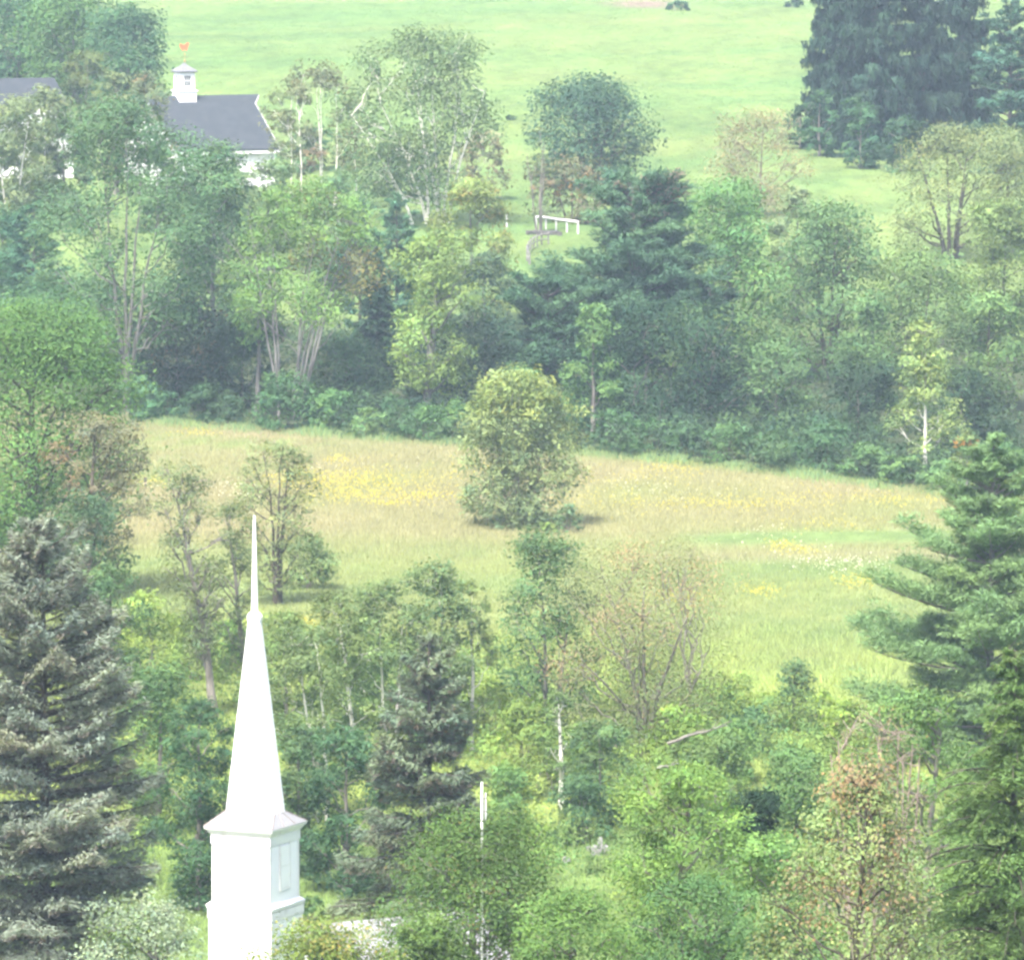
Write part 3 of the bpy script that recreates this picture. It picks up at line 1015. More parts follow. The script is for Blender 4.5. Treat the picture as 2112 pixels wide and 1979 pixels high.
wloc = at_local(483, 319, DB - run + 1)
wn_ = MB().box(wloc[0] - .22, wloc[0] + .22, -wy - .05, -wy - .033, wloc[2] - .35, wloc[2] + .35).build('window', M['glass'], barn)
MB().box(wloc[0] - .30, wloc[0] - .22, -wy - .07, -wy - .031, wloc[2] - .42, wloc[2] + .42).box(wloc[0] + .22, wloc[0] + .30, -wy - .07, -wy - .031, wloc[2] - .42, wloc[2] + .42).box(
    wloc[0] - .22, wloc[0] + .22, -wy - .07, -wy - .031, wloc[2] + .35, wloc[2] + .42).box(wloc[0] - .22, wloc[0] + .22, -wy - .075, -wy - .031, wloc[2] - .42, wloc[2] - .35).build('frame', M['white_trim'], wn_)
# cupola (px 355..407)
_t = (381 - CX) / F
cx_ = (_t * DB - rend[0]) / (math.cos(th) - _t * math.sin(th))
DCU = DB + cx_ * math.sin(th)
zq = lambda py: at(381, py, DCU)[2] - bz
hb = (407 - 356) / 19.93 / 1.33 / 2 * 1.0
cup = MB().loft([(zR - 1.6, hb), (zq(189), hb)], 4, cx=cx_).build('cupola_base', M['white_paint'], barn)
MB().loft([(zq(189.5), hb + .03), (zq(188), hb + .12), (zq(186), hb + .10), (zq(185.5), hb * .9)], 4, cx=cx_).build('cupola_ledge', M['white_trim'], barn)
hb2 = hb * .86
body = MB().loft([(zq(187), hb2), (zq(148), hb2)], 4, cx=cx_).build('cupola_body', M['white_paint'], barn)
MB().loft([(zq(149.5), hb2 + .02), (zq(148.2), hb * 1.12), (zq(147), hb * 1.16), (zq(141), hb * .72), (zq(136), hb * .36), (zq(130), .05)], 4, cx=cx_).build('cupola_roof', M['cupola_roof'], barn)
for k in range(4):
    a = k * math.pi / 2
    z0, z1 = zq(176), zq(156)
    wdt = .36
    wb = MB().box(-wdt, wdt, -hb2 - .02, -hb2 - .004, z0, z1).build('cupola_window', M['glass'], barn)
    wb.location = (cx_, 0, 0)
    wb.rotation_euler = (0, 0, a)
    mt = MB()
    for i in range(4):
        u = -wdt + i * 2 * wdt / 3
        mt.box(u - .014, u + .014, -hb2 - .04, -hb2 - .021, z0, z1)
    for i in range(5):
        u = z0 + i * (z1 - z0) / 4
        t_ = .05 if i == 2 else .014
        mt.box(-wdt, wdt, -hb2 - .045, -hb2 - .0205, u - t_, u + t_)
    mt.build('muntin', M['white_trim'], wb)
# weathervane: rod, balls, compass arms and a flat copper beast with body thickness
vane = empty('weathervane', at(381, 130, DCU), 'orange copper weathervane on top of the barn cupola', 'weathervane')
zv = lambda py: at(381, py, DCU)[2] - at(381, 130, DCU)[2]
MB().tube([(0, 0, -.1), (0, 0, zv(104))], [.03, .02], 6).build('rod', M['brass'], vane)
for py, r in ((126, .13), (112, .09)):
    b_ = MB()
    b_.loft([(zv(py) - r, r * .2), (zv(py) - r * .6, r * .8), (zv(py), r), (zv(py) + r * .6, r * .8), (zv(py) + r, r * .2)], 8)
    b_.build('ball', M['brass'], vane)
MB().tube([(-.42, 0, zv(118)), (.42, 0, zv(118))], [.025, .025], 4).tube([(0, -.42, zv(118)), (0, .42, zv(118))], [.025, .025], 4).build('compass_arms', M['wood_dark'], vane)
pts = [(-.34, .0), (-.46, .20), (-.52, .48), (-.44, .66), (-.30, .60), (-.20, .52), (.02, .52), (.14, .62), (.20, .76), (.32, .78), (.42, .68), (.50, .60), (.38, .54), (.36, .30), (.28, .04), (.24, -.20), (.14, -.20), (.10, -.06), (-.10, -.06), (-.14, -.20), (-.26, -.20), (-.26, -.04)]
b_ = MB()
n_ = len(pts)
z_ = zv(103)
b_.add([(x_, -.05, z_ + .08 + y_ * .85) for x_, y_ in pts] + [(x_, .05, z_ + .08 + y_ * .85) for x_, y_ in pts],
       [tuple(range(n_)), tuple(range(2 * n_ - 1, n_ - 1, -1))] + [(i, n_ + i, n_ + (i + 1) % n_, (i + 1) % n_) for i in range(n_)])
b_.build('figure', M['copper'], vane)

# ---- farmhouse at the left edge
DHs = 702.0
hr = at(112, 160, DHs)
hz0 = float(terrain(hr[0], DHs)) - .5
house = empty('farmhouse', (hr[0], DHs, hz0), 'farmhouse at the left edge with plain grey roof and white gable', 'house', rz=th)
zR2 = hr[2] - hz0
run2 = (165 - 113) / 19.6 / math.sin(th)
zE2 = at(165, 250, DHs - run2 * math.cos(th))[2] - hz0
Lh2 = 13.0
for s_ in (-1, 1):
    top = [(-Lh2, 0, zR2), (0, 0, zR2), (0, s_ * run2, zE2), (-Lh2, s_ * run2, zE2)]
    v = top + [(a, b, c - .2) for a, b, c in top]
    MB().add(v, [(0, 1, 2, 3), (7, 6, 5, 4), (0, 4, 5, 1), (1, 5, 6, 2), (2, 6, 7, 3), (3, 7, 4, 0)]).build('roof', M['slate'], house)
w2 = run2 - .4
MB().add([(-Lh2 + .3, -w2, 0), (-.3, -w2, 0), (-.3, w2, 0), (-Lh2 + .3, w2, 0), (-Lh2 + .3, -w2, zE2), (-.3, -w2, zE2), (-.3, w2, zE2), (-Lh2 + .3, w2, zE2), (-Lh2 + .3, 0, zR2 - .3), (-.3, 0, zR2 - .3)],
         [(0, 1, 5, 4), (2, 3, 7, 6), (1, 2, 6, 9, 5), (3, 0, 4, 8, 7)]).build('wall', M['white_paint'], house)
# front gable wing
gxc, gw = -3.6, 3.0
zg1, zg0 = zR2 - 1.1, zR2 - 3.9
yf = -run2 - .6
MB().add([(gxc - gw, yf, 0), (gxc + gw, yf, 0), (gxc + gw, yf, zg0), (gxc, yf, zg1), (gxc - gw, yf, zg0), (gxc - gw, -1, 0), (gxc + gw, -1, 0), (gxc + gw, -1, zg0), (gxc, -.5, zg1), (gxc - gw, -1, zg0)],
         [(0, 1, 2, 3, 4), (1, 6, 7, 2), (5, 0, 4, 9)]).build('gable_wall', M['white_paint'], house)
for s_ in (-1, 1):
    a = [(gxc, yf - .3, zg1 + .12), (gxc + s_ * (gw + .3), yf - .3, zg0 - .16), (gxc + s_ * (gw + .3), -.6, zg0 - .16), (gxc, -.3, zg1 + .12)]
    v = a + [(p[0], p[1], p[2] - .16) for p in a]
    MB().add(v, [(0, 1, 2, 3), (7, 6, 5, 4), (0, 4, 5, 1), (1, 5, 6, 2), (3, 2, 6, 7)]).build('gable_roof', M['slate'], house)
gwn = MB().box(gxc - .5, gxc + .5, yf - .03, yf - .004, zg0 - 1.2, zg0 + .3).build('window', M['glass'], house)
MB().box(gxc - .6, gxc - .5, yf - .05, yf - .003, zg0 - 1.3, zg0 + .4).box(gxc + .5, gxc + .6, yf - .05, yf - .003, zg0 - 1.3, zg0 + .4).box(gxc - .5, gxc + .5, yf - .05, yf - .003, zg0 + .3, zg0 + .4).box(
    gxc - .5, gxc + .5, yf - .052, yf - .003, zg0 - 1.3, zg0 - 1.2).box(gxc - .5, gxc + .5, yf - .048, yf - .031, zg0 - .48, zg0 - .42).build('frame', M['white_trim'], gwn)

# ---- white pole in front of the church yard
DP = 221.0
pz = at(994, 1612, DP)
pg = float(terrain(pz[0], DP))
pole = empty('pole', (pz[0], DP, pg), 'slim white pole with a short bracketed rod standing in the olive tree', 'pole')
hp = pz[2] - pg
MB().tube([(0, 0, -.3), (0, 0, hp * .5), (0, 0, hp)], [.062, .05, .040], 10).build('mast', M['pole_metal'], pole, smooth=True)
z1, z2 = at(994, 1634, DP)[2] - pg, at(994, 1690, DP)[2] - pg
MB().tube([(.125, 0, z2), (.125, 0, z1)], [.020, .020], 8).build('side_rod', M['pole_metal'], pole, smooth=True)
for py in (1645, 1672):
    z = at(994, py, DP)[2] - pg
    MB().box(-.02, .15, -.025, .025, z - .018, z + .018).build('bracket', M['wood_grey'], pole)

# ---- fences on the far slope
def fence(name, label, posts, hpost, rails, mat, rw=.05, pw=.08):
    P = [ground_at(*p) for p in posts]
    root = empty(name, P[0], label, 'fence')
    for i, p in enumerate(P):
        q = p - P[0]
        MB().box(q[0] - pw, q[0] + pw, q[1] - pw, q[1] + pw, q[2] - .2, q[2] + hpost).build('post', M[mat], root)
        if i:
            q0 = P[i - 1] - P[0]
            for zr_, th_ in rails:
                MB().tube([q0 + [0, -pw - .02, zr_], q + [0, -pw - .02, zr_]], [th_, th_], 4).build('rail', M[mat], root)
    return root


fence('board_fence', 'white post and top rail fence on the slope left of the big pine', [(1106, 472), (1126, 474), (1147, 477), (1169, 480), (1192, 483)], 1.25, [(1.15, .12)], 'wood_white')
fence('split_rail_fence', 'grey split rail fence curving downhill below the white fence', [(1131, 503), (1117, 506), (1108, 509), (1101, 512), (1095, 516), (1090, 523), (1087, 531), (1087, 539), (1092, 546)], 1.15, [(.5, .06), (1.0, .06)], 'wood_grey')
mp = ground_at(1045, 470)
MB().box(-.07, .07, -.07, .07, -.2, 1.2).box(-.09, .09, -.09, .09, 1.2, 1.26).build('fence_post', M['wood_white'])
o = bpy.context.scene.objects['fence_post']
o.location = mp
o['label'] = 'single white post standing left of the white fence'
o['category'] = 'post'
# dry stone kerb under the white fence
sw = empty('stone_wall', ground_at(1090, 484), 'short dark dry stone wall below the white fence', 'stone wall')
s0 = np.array(sw.location)
rr = np.random.default_rng(5)
for i in range(16):
    px = 1088 + i * 4.6
    g = ground_at(px, 484 + .15 * i) - s0
    for lay in range(2):
        wx, hz_ = rr.uniform(.10, .15), rr.uniform(.10, .14)
        cxs, zz = g[0] + rr.uniform(-.03, .03), g[2] - .05 + lay * .22
        MB().loft([(zz, wx * .85), (zz + hz_, wx), (zz + 2 * hz_, wx * .7)], 5, rot=rr.uniform(0, 3), cx=cxs, cy=g[1] + rr.uniform(-.05, .05)).build('stone', M['fieldstone'], sw)
# dark post in the meadow
mpst = ground_at(300, 1011)
mb_ = empty('marker_post', mpst, 'small dark wooden post standing alone in the meadow at left', 'post')
MB().box(-.06, .06, -.06, .06, -.2, .85).build('post', M['wood_dark'], mb_)
MB().box(-.11, .11, -.09, .09, .62, .86).add([(-.14, -.12, .86), (.14, -.12, .86), (.14, .12, .86), (-.14, .12, .86), (0, -.12, .95), (0, .12, .95)], [(0, 1, 4), (3, 5, 2), (0, 4, 5, 3), (1, 2, 5, 4), (0, 3, 2, 1)]).build('box', M['wood_dark'], mb_)
# ---- grave stones on the lawn behind the church
gs = ground_at(1238, 1760)
mon = empty('grave_monument', gs, 'grey granite grave monument with a pale obelisk on its plinth', 'gravestone')
MB().loft([(-.1, .42), (.30, .42)], 4).build('plinth', M['granite'], mon)
MB().loft([(.303, .36), (.36, .36)], 4).build('ledge', M['granite_white'], mon)
MB().loft([(.363, .13), (.72, .09), (.80, .01)], 4).build('obelisk', M['granite_white'], mon)


def headstone(label, px, py, w_, h_, d_, mat, rz):
    g = ground_at(px, py)
    mb = MB()
    n = 8
    prof = [(-w_, -.1), (w_, -.1), (w_, h_ * .75)] + [(w_ * math.cos(a), h_ * .75 + h_ * .25 * math.sin(a)) for a in np.linspace(0.2, math.pi - .2, n)] + [(-w_, h_ * .75)]
    m = len(prof)
    mb.add([(x_, -d_, z_) for x_, z_ in prof] + [(x_, d_, z_) for x_, z_ in prof],
           [tuple(range(m)), tuple(range(2 * m - 1, m - 1, -1))] + [((i + 1) % m, i, m + i, m + (i + 1) % m) for i in range(m)])
    o = mb.build('headstone', M[mat], None, g)
    o.rotation_euler = (0, 0, rz)
    o['label'] = label
    o['category'] = 'gravestone'
    o['group'] = 'gravestones behind the church'


headstone('low white headstone just left of the grave monument', 1214, 1759, .10, .28, .06, 'granite_white', .2)
headstone('small rounded grey headstone touching the monument plinth', 1224, 1761, .12, .22, .06, 'granite', -.1)
headstone('white headstone lower left beside the birch trunk foot', 1168, 1782, .16, .35, .07, 'granite_white', .3)


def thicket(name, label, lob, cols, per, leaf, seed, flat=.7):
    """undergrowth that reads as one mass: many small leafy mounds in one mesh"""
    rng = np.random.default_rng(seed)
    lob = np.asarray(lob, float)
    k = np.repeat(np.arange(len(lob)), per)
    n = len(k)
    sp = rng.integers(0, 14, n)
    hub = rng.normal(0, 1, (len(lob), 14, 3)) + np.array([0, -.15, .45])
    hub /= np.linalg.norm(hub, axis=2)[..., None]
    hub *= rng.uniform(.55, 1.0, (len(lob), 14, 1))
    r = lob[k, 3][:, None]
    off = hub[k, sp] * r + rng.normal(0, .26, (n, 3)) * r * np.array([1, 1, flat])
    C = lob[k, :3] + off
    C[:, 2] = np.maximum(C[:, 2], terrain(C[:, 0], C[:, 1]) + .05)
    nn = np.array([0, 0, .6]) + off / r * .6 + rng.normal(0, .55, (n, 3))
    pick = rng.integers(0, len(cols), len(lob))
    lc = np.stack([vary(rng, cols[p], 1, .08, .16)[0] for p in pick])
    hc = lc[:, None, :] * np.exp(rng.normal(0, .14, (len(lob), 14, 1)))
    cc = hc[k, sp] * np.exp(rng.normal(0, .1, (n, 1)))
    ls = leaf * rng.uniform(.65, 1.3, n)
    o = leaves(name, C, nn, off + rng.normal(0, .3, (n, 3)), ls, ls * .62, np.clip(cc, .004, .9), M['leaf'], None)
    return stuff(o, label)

# ================================================================== TREES
G1 = (0.060, 0.125, 0.040)
G2 = (0.045, 0.105, 0.052)
GB = (0.085, 0.165, 0.050)
YG = (0.135, 0.185, 0.048)
LM = (0.150, 0.220, 0.058)
DK = (0.030, 0.068, 0.034)
DB_ = (0.026, 0.056, 0.042)
OL = (0.078, 0.105, 0.038)
BR = (0.165, 0.130, 0.085)
GR = (0.095, 0.125, 0.070)
PG = (0.125, 0.170, 0.090)
SIL = (0.19, 0.25, 0.185)
RUST = (0.24, 0.11, 0.055)
TR = 'tree'
GB_ = 'trees behind the farm'
GW = 'trees of the wood along the meadow'
GS = 'shrubs along the foot of the wood'
GV = 'trees on the valley floor'
GF = 'trees nearest the viewer'


def bl(name, label, px, top, bot, hw, D, col, cat='tree', **k):
    return broadleaf(name, label, cat, px, top, bot, hw, D, col, **k)


def co(name, label, px, top, bot, hw, D, col, style, **k):
    return conifer(name, label, 'tree', px, top, bot, hw, D, col, style, **k)


def shrub(label, px, base, h, hw, col, name='shrub', **k):
    D = float(ground_at(px, base)[1])
    k.setdefault('shape', 'bush')
    k.setdefault('nl', 9)
    k.setdefault('lobe', .42)
    return broadleaf(name, label, 'shrub', px, base - h, base, hw, D, col, under=True, **k)


# ---- far background, top left
bl('maple_tree', 'tall dark green tree filling the top left corner', 40, -60, 190, 130, 790, G2, group=GB_, lobe=.36, nl=30, dens=1.5)
bl('maple_tree', 'dark tree between the top left corner tree and the domed tree', 150, -25, 190, 90, 775, G1, group=GB_, lobe=.4, nl=24, dens=1.5)
bl('maple_tree', 'domed dark green tree standing against the pasture above the barn', 262, 8, 215, 70, 760, G2, group=GB_, lobe=.42, nl=26, dens=1.8)
bl('maple_tree', 'lower green tree behind the farmhouse roof end', 175, 105, 260, 55, 745, OL, group=GB_)
bl('small_tree', 'light green small tree just left of the barn cupola', 300, 148, 330, 52, 672, GR, group=GB_, accents=((.08, BR, 'x'),))
bl('small_tree', 'pale green young tree under the domed dark tree', 238, 150, 330, 42, 676, PG, group=GB_)
# ---- conifer stand top right
co('norway_spruce', 'leftmost dark spruce of the top right stand with bare snags', 1715, -110, 300, 92, 728, DB_, 'norway', dens=1.2, taper=.62)
co('norway_spruce', 'broad dark drooping spruce second from left in the stand', 1805, -240, 335, 105, 716, DB_, 'norway', dens=1.2, taper=.55)
co('norway_spruce', 'dark spruce in the middle of the top right stand', 1905, -260, 335, 110, 722, (0.028, .056, .045), 'norway', dens=1.2, taper=.5)
co('norway_spruce', 'shaded spruce behind the pine at the top right edge', 1990, -220, 320, 90, 735, DB_, 'norway', dens=1.1, taper=.5)
co('norway_spruce', 'spruce at the back of the stand filling its left shoulder', 1760, -180, 300, 90, 750, DB_, 'norway', dens=1.1, taper=.5)
co('white_pine', 'bluish pine with layered boughs in the top right corner', 2085, -10, 360, 110, 700, (0.045, .098, .072), 'pine', dens=1.2)
bl('shrub_tree', 'rounded green shrub tree at the foot of the spruce stand', 1775, 205, 345, 42, 703, G2, group=GB_, nl=14)
bl('shrub_tree', 'leafy shrub at the left foot of the spruce stand', 1690, 185, 320, 36, 716, G2, group=GB_, nl=12)
bl('shrub_tree', 'dark low shrub sticking out left of the spruce stand', 1650, 215, 298, 30, 724, DK, group=GB_, nl=9)
bl('shrub_tree', 'dark shrub under the right half of the spruce stand', 1860, 240, 352, 48, 700, DK, group=GB_, nl=12)
shrub('dark shrub beside the bare earth patch at the top edge', 1398, 22, 22, 20, G2)
shrub('distant shrubs left of the spruce stand at the top edge', 1640, 15, 20, 22, DK)
shrub('low dark shrub between the birch clump and the round maple', 1054, 248, 10, 8, (.07, .12, .06))
# ---- farm slope
bl('birch_tree', 'large many-stemmed white birch clump in front of the pasture', 868, 58, 408, 158, 648, (0.072, .115, .052), shape='dome', bark='bark_birch', stems=7,
   stempx=[(846, 175, 905), (846, 140, 880), (895, 150, 905), (950, 190, 915), (780, 200, 880), (1005, 190, 925), (720, 235, 850)], trunk_r=.20, dens=.85, lobe=.25, nl=30, inner=.35, group=GB_, twigs=6)
bl('birch_tree', 'smaller browning birches between the barn and the big birch clump', 660, 125, 350, 95, 662, (0.105, .125, .068), bark='bark_birch', stems=5,
   stempx=[(668, 165, 665), (650, 190, 662), (700, 180, 690), (620, 250, 625), (735, 240, 735)], trunk_r=.13, dens=.62, lobe=.24, nl=22, accents=((.25, BR, 'lobe'),), group=GB_)
bl('birch_tree', 'slim pale birch standing beside the right end of the barn', 598, 150, 330, 42, 668, PG, bark='bark_birch', shape='oval', dens=.6, trunk_r=.09, group=GB_)
shrub('dark green shrubs at the foot of the browning birches', 640, 352, 95, 75, G2, nl=14)
shrub('dark shrubby growth right below the birch clump', 830, 408, 110, 80, DK, nl=14)
shrub('grey brown twiggy shrub right of the birch clump', 992, 415, 150, 62, (0.13, .125, .09), dens=.7, nl=16, lobe=.3)
bl('maple_tree', 'round dark green maple standing alone in the pasture', 1220, 158, 385, 115, 690, (0.034, .075, .048), stems=4, spread=.45, bark='bark_dark', lobe=.34, nl=36, dens=1.45, group=GB_, trunk_r=.3)
bl('dead_tree', 'leaning bare grey stems left of the round maple', 1112, 260, 455, 22, 640, PG, dens=.12, stems=4, spread=1.2, bark='bark', trunk_r=.12, bare=6, group=GB_)
bl('crab_apple', 'spreading grey green apple tree below the round maple', 1180, 318, 460, 88, 652, (0.095, .115, .062), dens=.75, stems=4, spread=.8, bark='bark_dark', accents=((.15, BR, 'x'),), group=GB_, nl=18, lobe=.28)
bl('thorn_tree', 'faint pinkish brown half-bare tree in the pasture', 1568, 222, 430, 100, 655, (0.18, .175, .105), dens=.42, leafk=.7, val=.1, bark='twig', shape='dome', lobe=.3, nl=18, twigs=14, trunk_r=.12, group=GB_, bare=10)
bl('willow_tree', 'pale yellow green tree with dark forked trunk at right', 1968, 252, 500, 130, 625, (0.135, .175, .082), bark='bark_dark', stems=4, spread=.55, bx=1962, leafk=.8, dens=.7, lobe=.25, nl=26, trunk_r=.28, group=GB_)
bl('willow_tree', 'low spreading pale green tree at the right edge of the pasture', 2080, 262, 520, 90, 640, (0.13, .175, .082), bark='bark_dark', leafk=.85, dens=.8, group=GB_)
# ---- wood: back row
bl('poplar_tree', 'pale green tree with white forked trunk at the far left', 22, 198, 480, 78, 640, PG, bark='bark_birch', trunk_r=.16, dens=1.15, shape='oval', stems=2, group=GW)
bl('poplar_tree', 'pale green tree in front of the farmhouse gable', 90, 175, 480, 62, 646, PG, bark='bark_birch', trunk_r=.14, dens=1.2, shape='oval', group=GW)
co('white_pine', 'blue green pine at the left edge below the pale poplars', 70, 400, 690, 88, 590, (0.05, .12, .075), 'pine', dens=1.1)
bl('hornbeam', 'dark green tree at the left edge behind the bright maple', 5, 425, 720, 75, 600, (0.05, .105, .055), group=GW, nl=18)
bl('ash_tree', 'tallest grey-trunked ash rising in front of the barn', 258, 205, 690, 165, 544, (0.060, .120, .058), bark='bark_pale', bx=262, shape='dome', lobe=.25, nl=34, trunk_r=.26, stems=4, spread=.42,
   dens=.9, group=GW, twigs=5, inner=.2, limb_sag=.08, stempx=[(262, 330, 262), (225, 420, 262), (335, 420, 263), (290, 380, 262)])
bl('ash_tree', 'green ash right of the tall grey-trunked ash', 438, 290, 760, 85, 578, (0.062, .122, .056), bark='bark_pale', shape='oval', lobe=.32, nl=22, trunk_r=.26, group=GW)
bl('young_tree', 'light green young tree in front of the barn wall', 470, 330, 560, 55, 625, (.095, .155, .078), group=GW, dens=1.2)
bl('young_tree', 'pale young tree at the left edge below the farmhouse', 30, 262, 500, 62, 652, PG, group=GW, dens=1.3)
bl('young_tree', 'green young tree in front of the hidden left end of the barn', 325, 290, 520, 50, 640, (.075, .135, .06), group=GW, dens=1.3)
bl('young_tree', 'young green tree in front of the farmhouse corner', 128, 226, 480, 52, 655, (.10, .155, .075), group=GW, dens=1.6)
bl('young_tree', 'light green young trees below the barn wall', 420, 335, 520, 55, 612, PG, group=GW)
bl('young_tree', 'light green young trees right below the barn corner', 556, 326, 520, 66, 618, (0.10, .16, .075), group=GW, dens=1.4)
bl('young_tree', 'light green bushy tree left of the green pasture gap', 690, 345, 560, 62, 608, (0.085, .155, .078), group=GW)
co('white_pine', 'pale bluish young pine above the dark hemlock', 818, 400, 700, 82, 588, (0.07, .15, .095), 'pine', dens=1.1)
co('white_pine', 'bluish pine partly hidden behind the fan-branched maple', 742, 415, 760, 70, 578, (0.045, .105, .07), 'pine')
co('hemlock', 'dark hemlock between the fan-branched maple and crooked maple', 775, 500, 850, 90, 560, (0.028, .062, .040), 'hemlock', dens=1.1)
bl('maple_tree', 'yellow green tree left of the fence gap', 968, 360, 680, 85, 586, (0.14, .19, .065), shape='dome', group=GW, lobe=.3, accents=((.1, (0.2, .17, .06), 'x'),), bark='bark_pale')
bl('maple_tree', 'grey green tree under the yellow green one by the fence gap', 1000, 520, 760, 70, 572, (0.065, .11, .06), group=GW)
bl('maple_tree', 'bright green maple right behind the big white pine', 1508, 368, 800, 108, 572, (0.085, .175, .062), shape='oval', lobe=.34, nl=30, group=GW, dens=1.1)
bl('ash_tree', 'green ash with dark fork right of the bright green maple', 1712, 418, 860, 115, 562, (0.080, .150, .064), bark='bark_dark', stems=3, spread=.4, lobe=.34, nl=34, group=GW, dens=.85, trunk_r=.3)
bl('sapling_tree', 'feathery yellow green sapling behind the green ash', 1640, 380, 700, 55, 590, PG, group=GW)
bl('box_elder', 'olive leafy tree right of the green ash', 1890, 515, 900, 110, 560, (0.095, .160, .062), lobe=.34, nl=24, group=GW, dens=.9, stems=3)
bl('box_elder', 'yellow green bushy tree at the right edge under the pale willow', 2075, 415, 900, 100, 575, (0.115, .175, .062), lobe=.3, nl=24, group=GW, dens=.95)
bl('box_elder', 'thin mixed green tree at the right edge of the wood', 2040, 600, 960, 80, 545, (0.085, .15, .055), shape='oval', group=GW, dens=.75, bark='bark_dark', trunk_r=.16)
bl('box_elder', 'tree of the wood behind the white-stemmed poplar', 1800, 600, 900, 70, 548, (0.080, .150, .060), group=GW, dens=.9)
# ---- wood: front row
bl('maple_tree', 'half-bare maple with fan of grey limbs in the wood', 640, 372, 790, 150, 540, (0.098, .180, .055), bark='bark_pale', bx=598, shape='dome', lobe=.21, nl=32, stems=9, spread=.85, trunk_r=.15, minlobe=.36,
   dens=.62, bare=18, inner=.08, group=GW, accents=((.10, (.15, .15, .06), 'lobe'),), twigs=7, limb_sag=.1)
bl('maple_tree', 'leafy lower left limbs beside the fan-branched maple', 530, 560, 690, 62, 546, GB, group=GW, nl=12, shape='dome', bark='bark_pale')
bl('maple_tree', 'yellow green crooked-trunked maple at the middle of the wood', 892, 470, 800, 92, 536, (0.130, .200, .062), bark='bark_pale', bx=878, shape='oval', lobe=.3, nl=24, trunk_r=.38, lean=.15, group=GW, dens=.95)
bl('young_tree', 'green bushy tree below the split rail fence', 1140, 556, 720, 60, 585, (.075, .135, .062), group=GW, dens=1.2)
co('white_pine', 'dark pine crown behind the right shoulder of the big pine', 1345, 405, 880, 130, 563, (0.046, .098, .056), 'pine', dens=1.3, needle=.85, dz=1.0, pp=(.9, 1.0, .85, .7, .4), puff=1.1)
co('white_pine', 'lower pine with long level boughs left of the big pine', 1130, 556, 890, 135, 551, (0.048, .104, .060), 'pine', dens=1.5, needle=.9, dz=.9, nbr=9, pp=(.9, 1.0, .95, .75, .3), puff=1.0)
co('white_pine', 'big white pine with long layered boughs in the wood', 1308, 344, 890, 222, 556, (0.055, .115, .070), 'pine', dens=1.6, nbr=9, needle=.9, dz=.95, pp=(1.0, 1.0, .84, .52, .42), puff=1.2, cones=(.19, .15, .115))
bl('maple_tree', 'broad dark maple with pale double trunk in front of the pine', 1398, 620, 885, 175, 530, (0.022, .052, .029), val=.24, bark='bark', stems=3, spread=.4, lobe=.27, nl=36, dens=1.35, group=GW, accents=((.22, (.065, .115, .042), 'lobe'),), trunk_r=.26,  # accent lobes: leaf-clump highlights painted into the crown colour
   stempx=[(1310, 760, 1312), (1330, 740, 1330), (1450, 760, 1455)])
bl('maple_tree', 'mid green young maple left of the broad dark maple', 1225, 625, 860, 66, 526, (0.085, .165, .060), shape='cone', group=GW)
co('white_pine', 'dark shaded pine filling in behind the broad dark maple', 1465, 560, 900, 110, 545, (0.034, .074, .046), 'pine', dens=1.2, needle=.95, pp=(.9, 1.0, .9, .7, .3), puff=1.0)
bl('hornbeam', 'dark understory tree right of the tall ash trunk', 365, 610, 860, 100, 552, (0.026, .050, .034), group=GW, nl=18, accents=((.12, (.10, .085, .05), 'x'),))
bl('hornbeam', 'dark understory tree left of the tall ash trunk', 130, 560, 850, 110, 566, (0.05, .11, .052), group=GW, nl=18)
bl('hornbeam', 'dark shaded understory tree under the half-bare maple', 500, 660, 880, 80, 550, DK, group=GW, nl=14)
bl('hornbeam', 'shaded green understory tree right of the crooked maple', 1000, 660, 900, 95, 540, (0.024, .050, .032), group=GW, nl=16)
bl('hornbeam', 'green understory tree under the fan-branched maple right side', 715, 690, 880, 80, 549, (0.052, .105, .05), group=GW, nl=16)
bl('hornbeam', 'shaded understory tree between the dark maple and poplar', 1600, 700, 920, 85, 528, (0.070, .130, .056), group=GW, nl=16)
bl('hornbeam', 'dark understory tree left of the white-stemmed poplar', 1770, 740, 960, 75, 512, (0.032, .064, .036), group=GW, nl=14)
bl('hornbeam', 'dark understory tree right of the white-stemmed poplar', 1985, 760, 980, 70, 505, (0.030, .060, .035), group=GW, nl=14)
bl('poplar_tree', 'yellow green poplar with slim white stem at the wood edge', 1905, 658, 920, 80, 492, (0.150, .215, .082), bark='bark_birch', shape='cone', lobe=.3, nl=20, trunk_r=.14, group=GW, dens=.85, bx=1908)
bl('young_tree', 'small orange tipped young tree right of the slim poplar', 1995, 880, 1010, 42, 470, (0.125, .18, .07), shape='cone', group=GW, accents=((.12, (.32, .19, .07), 'x'),), bark='bark_pale')

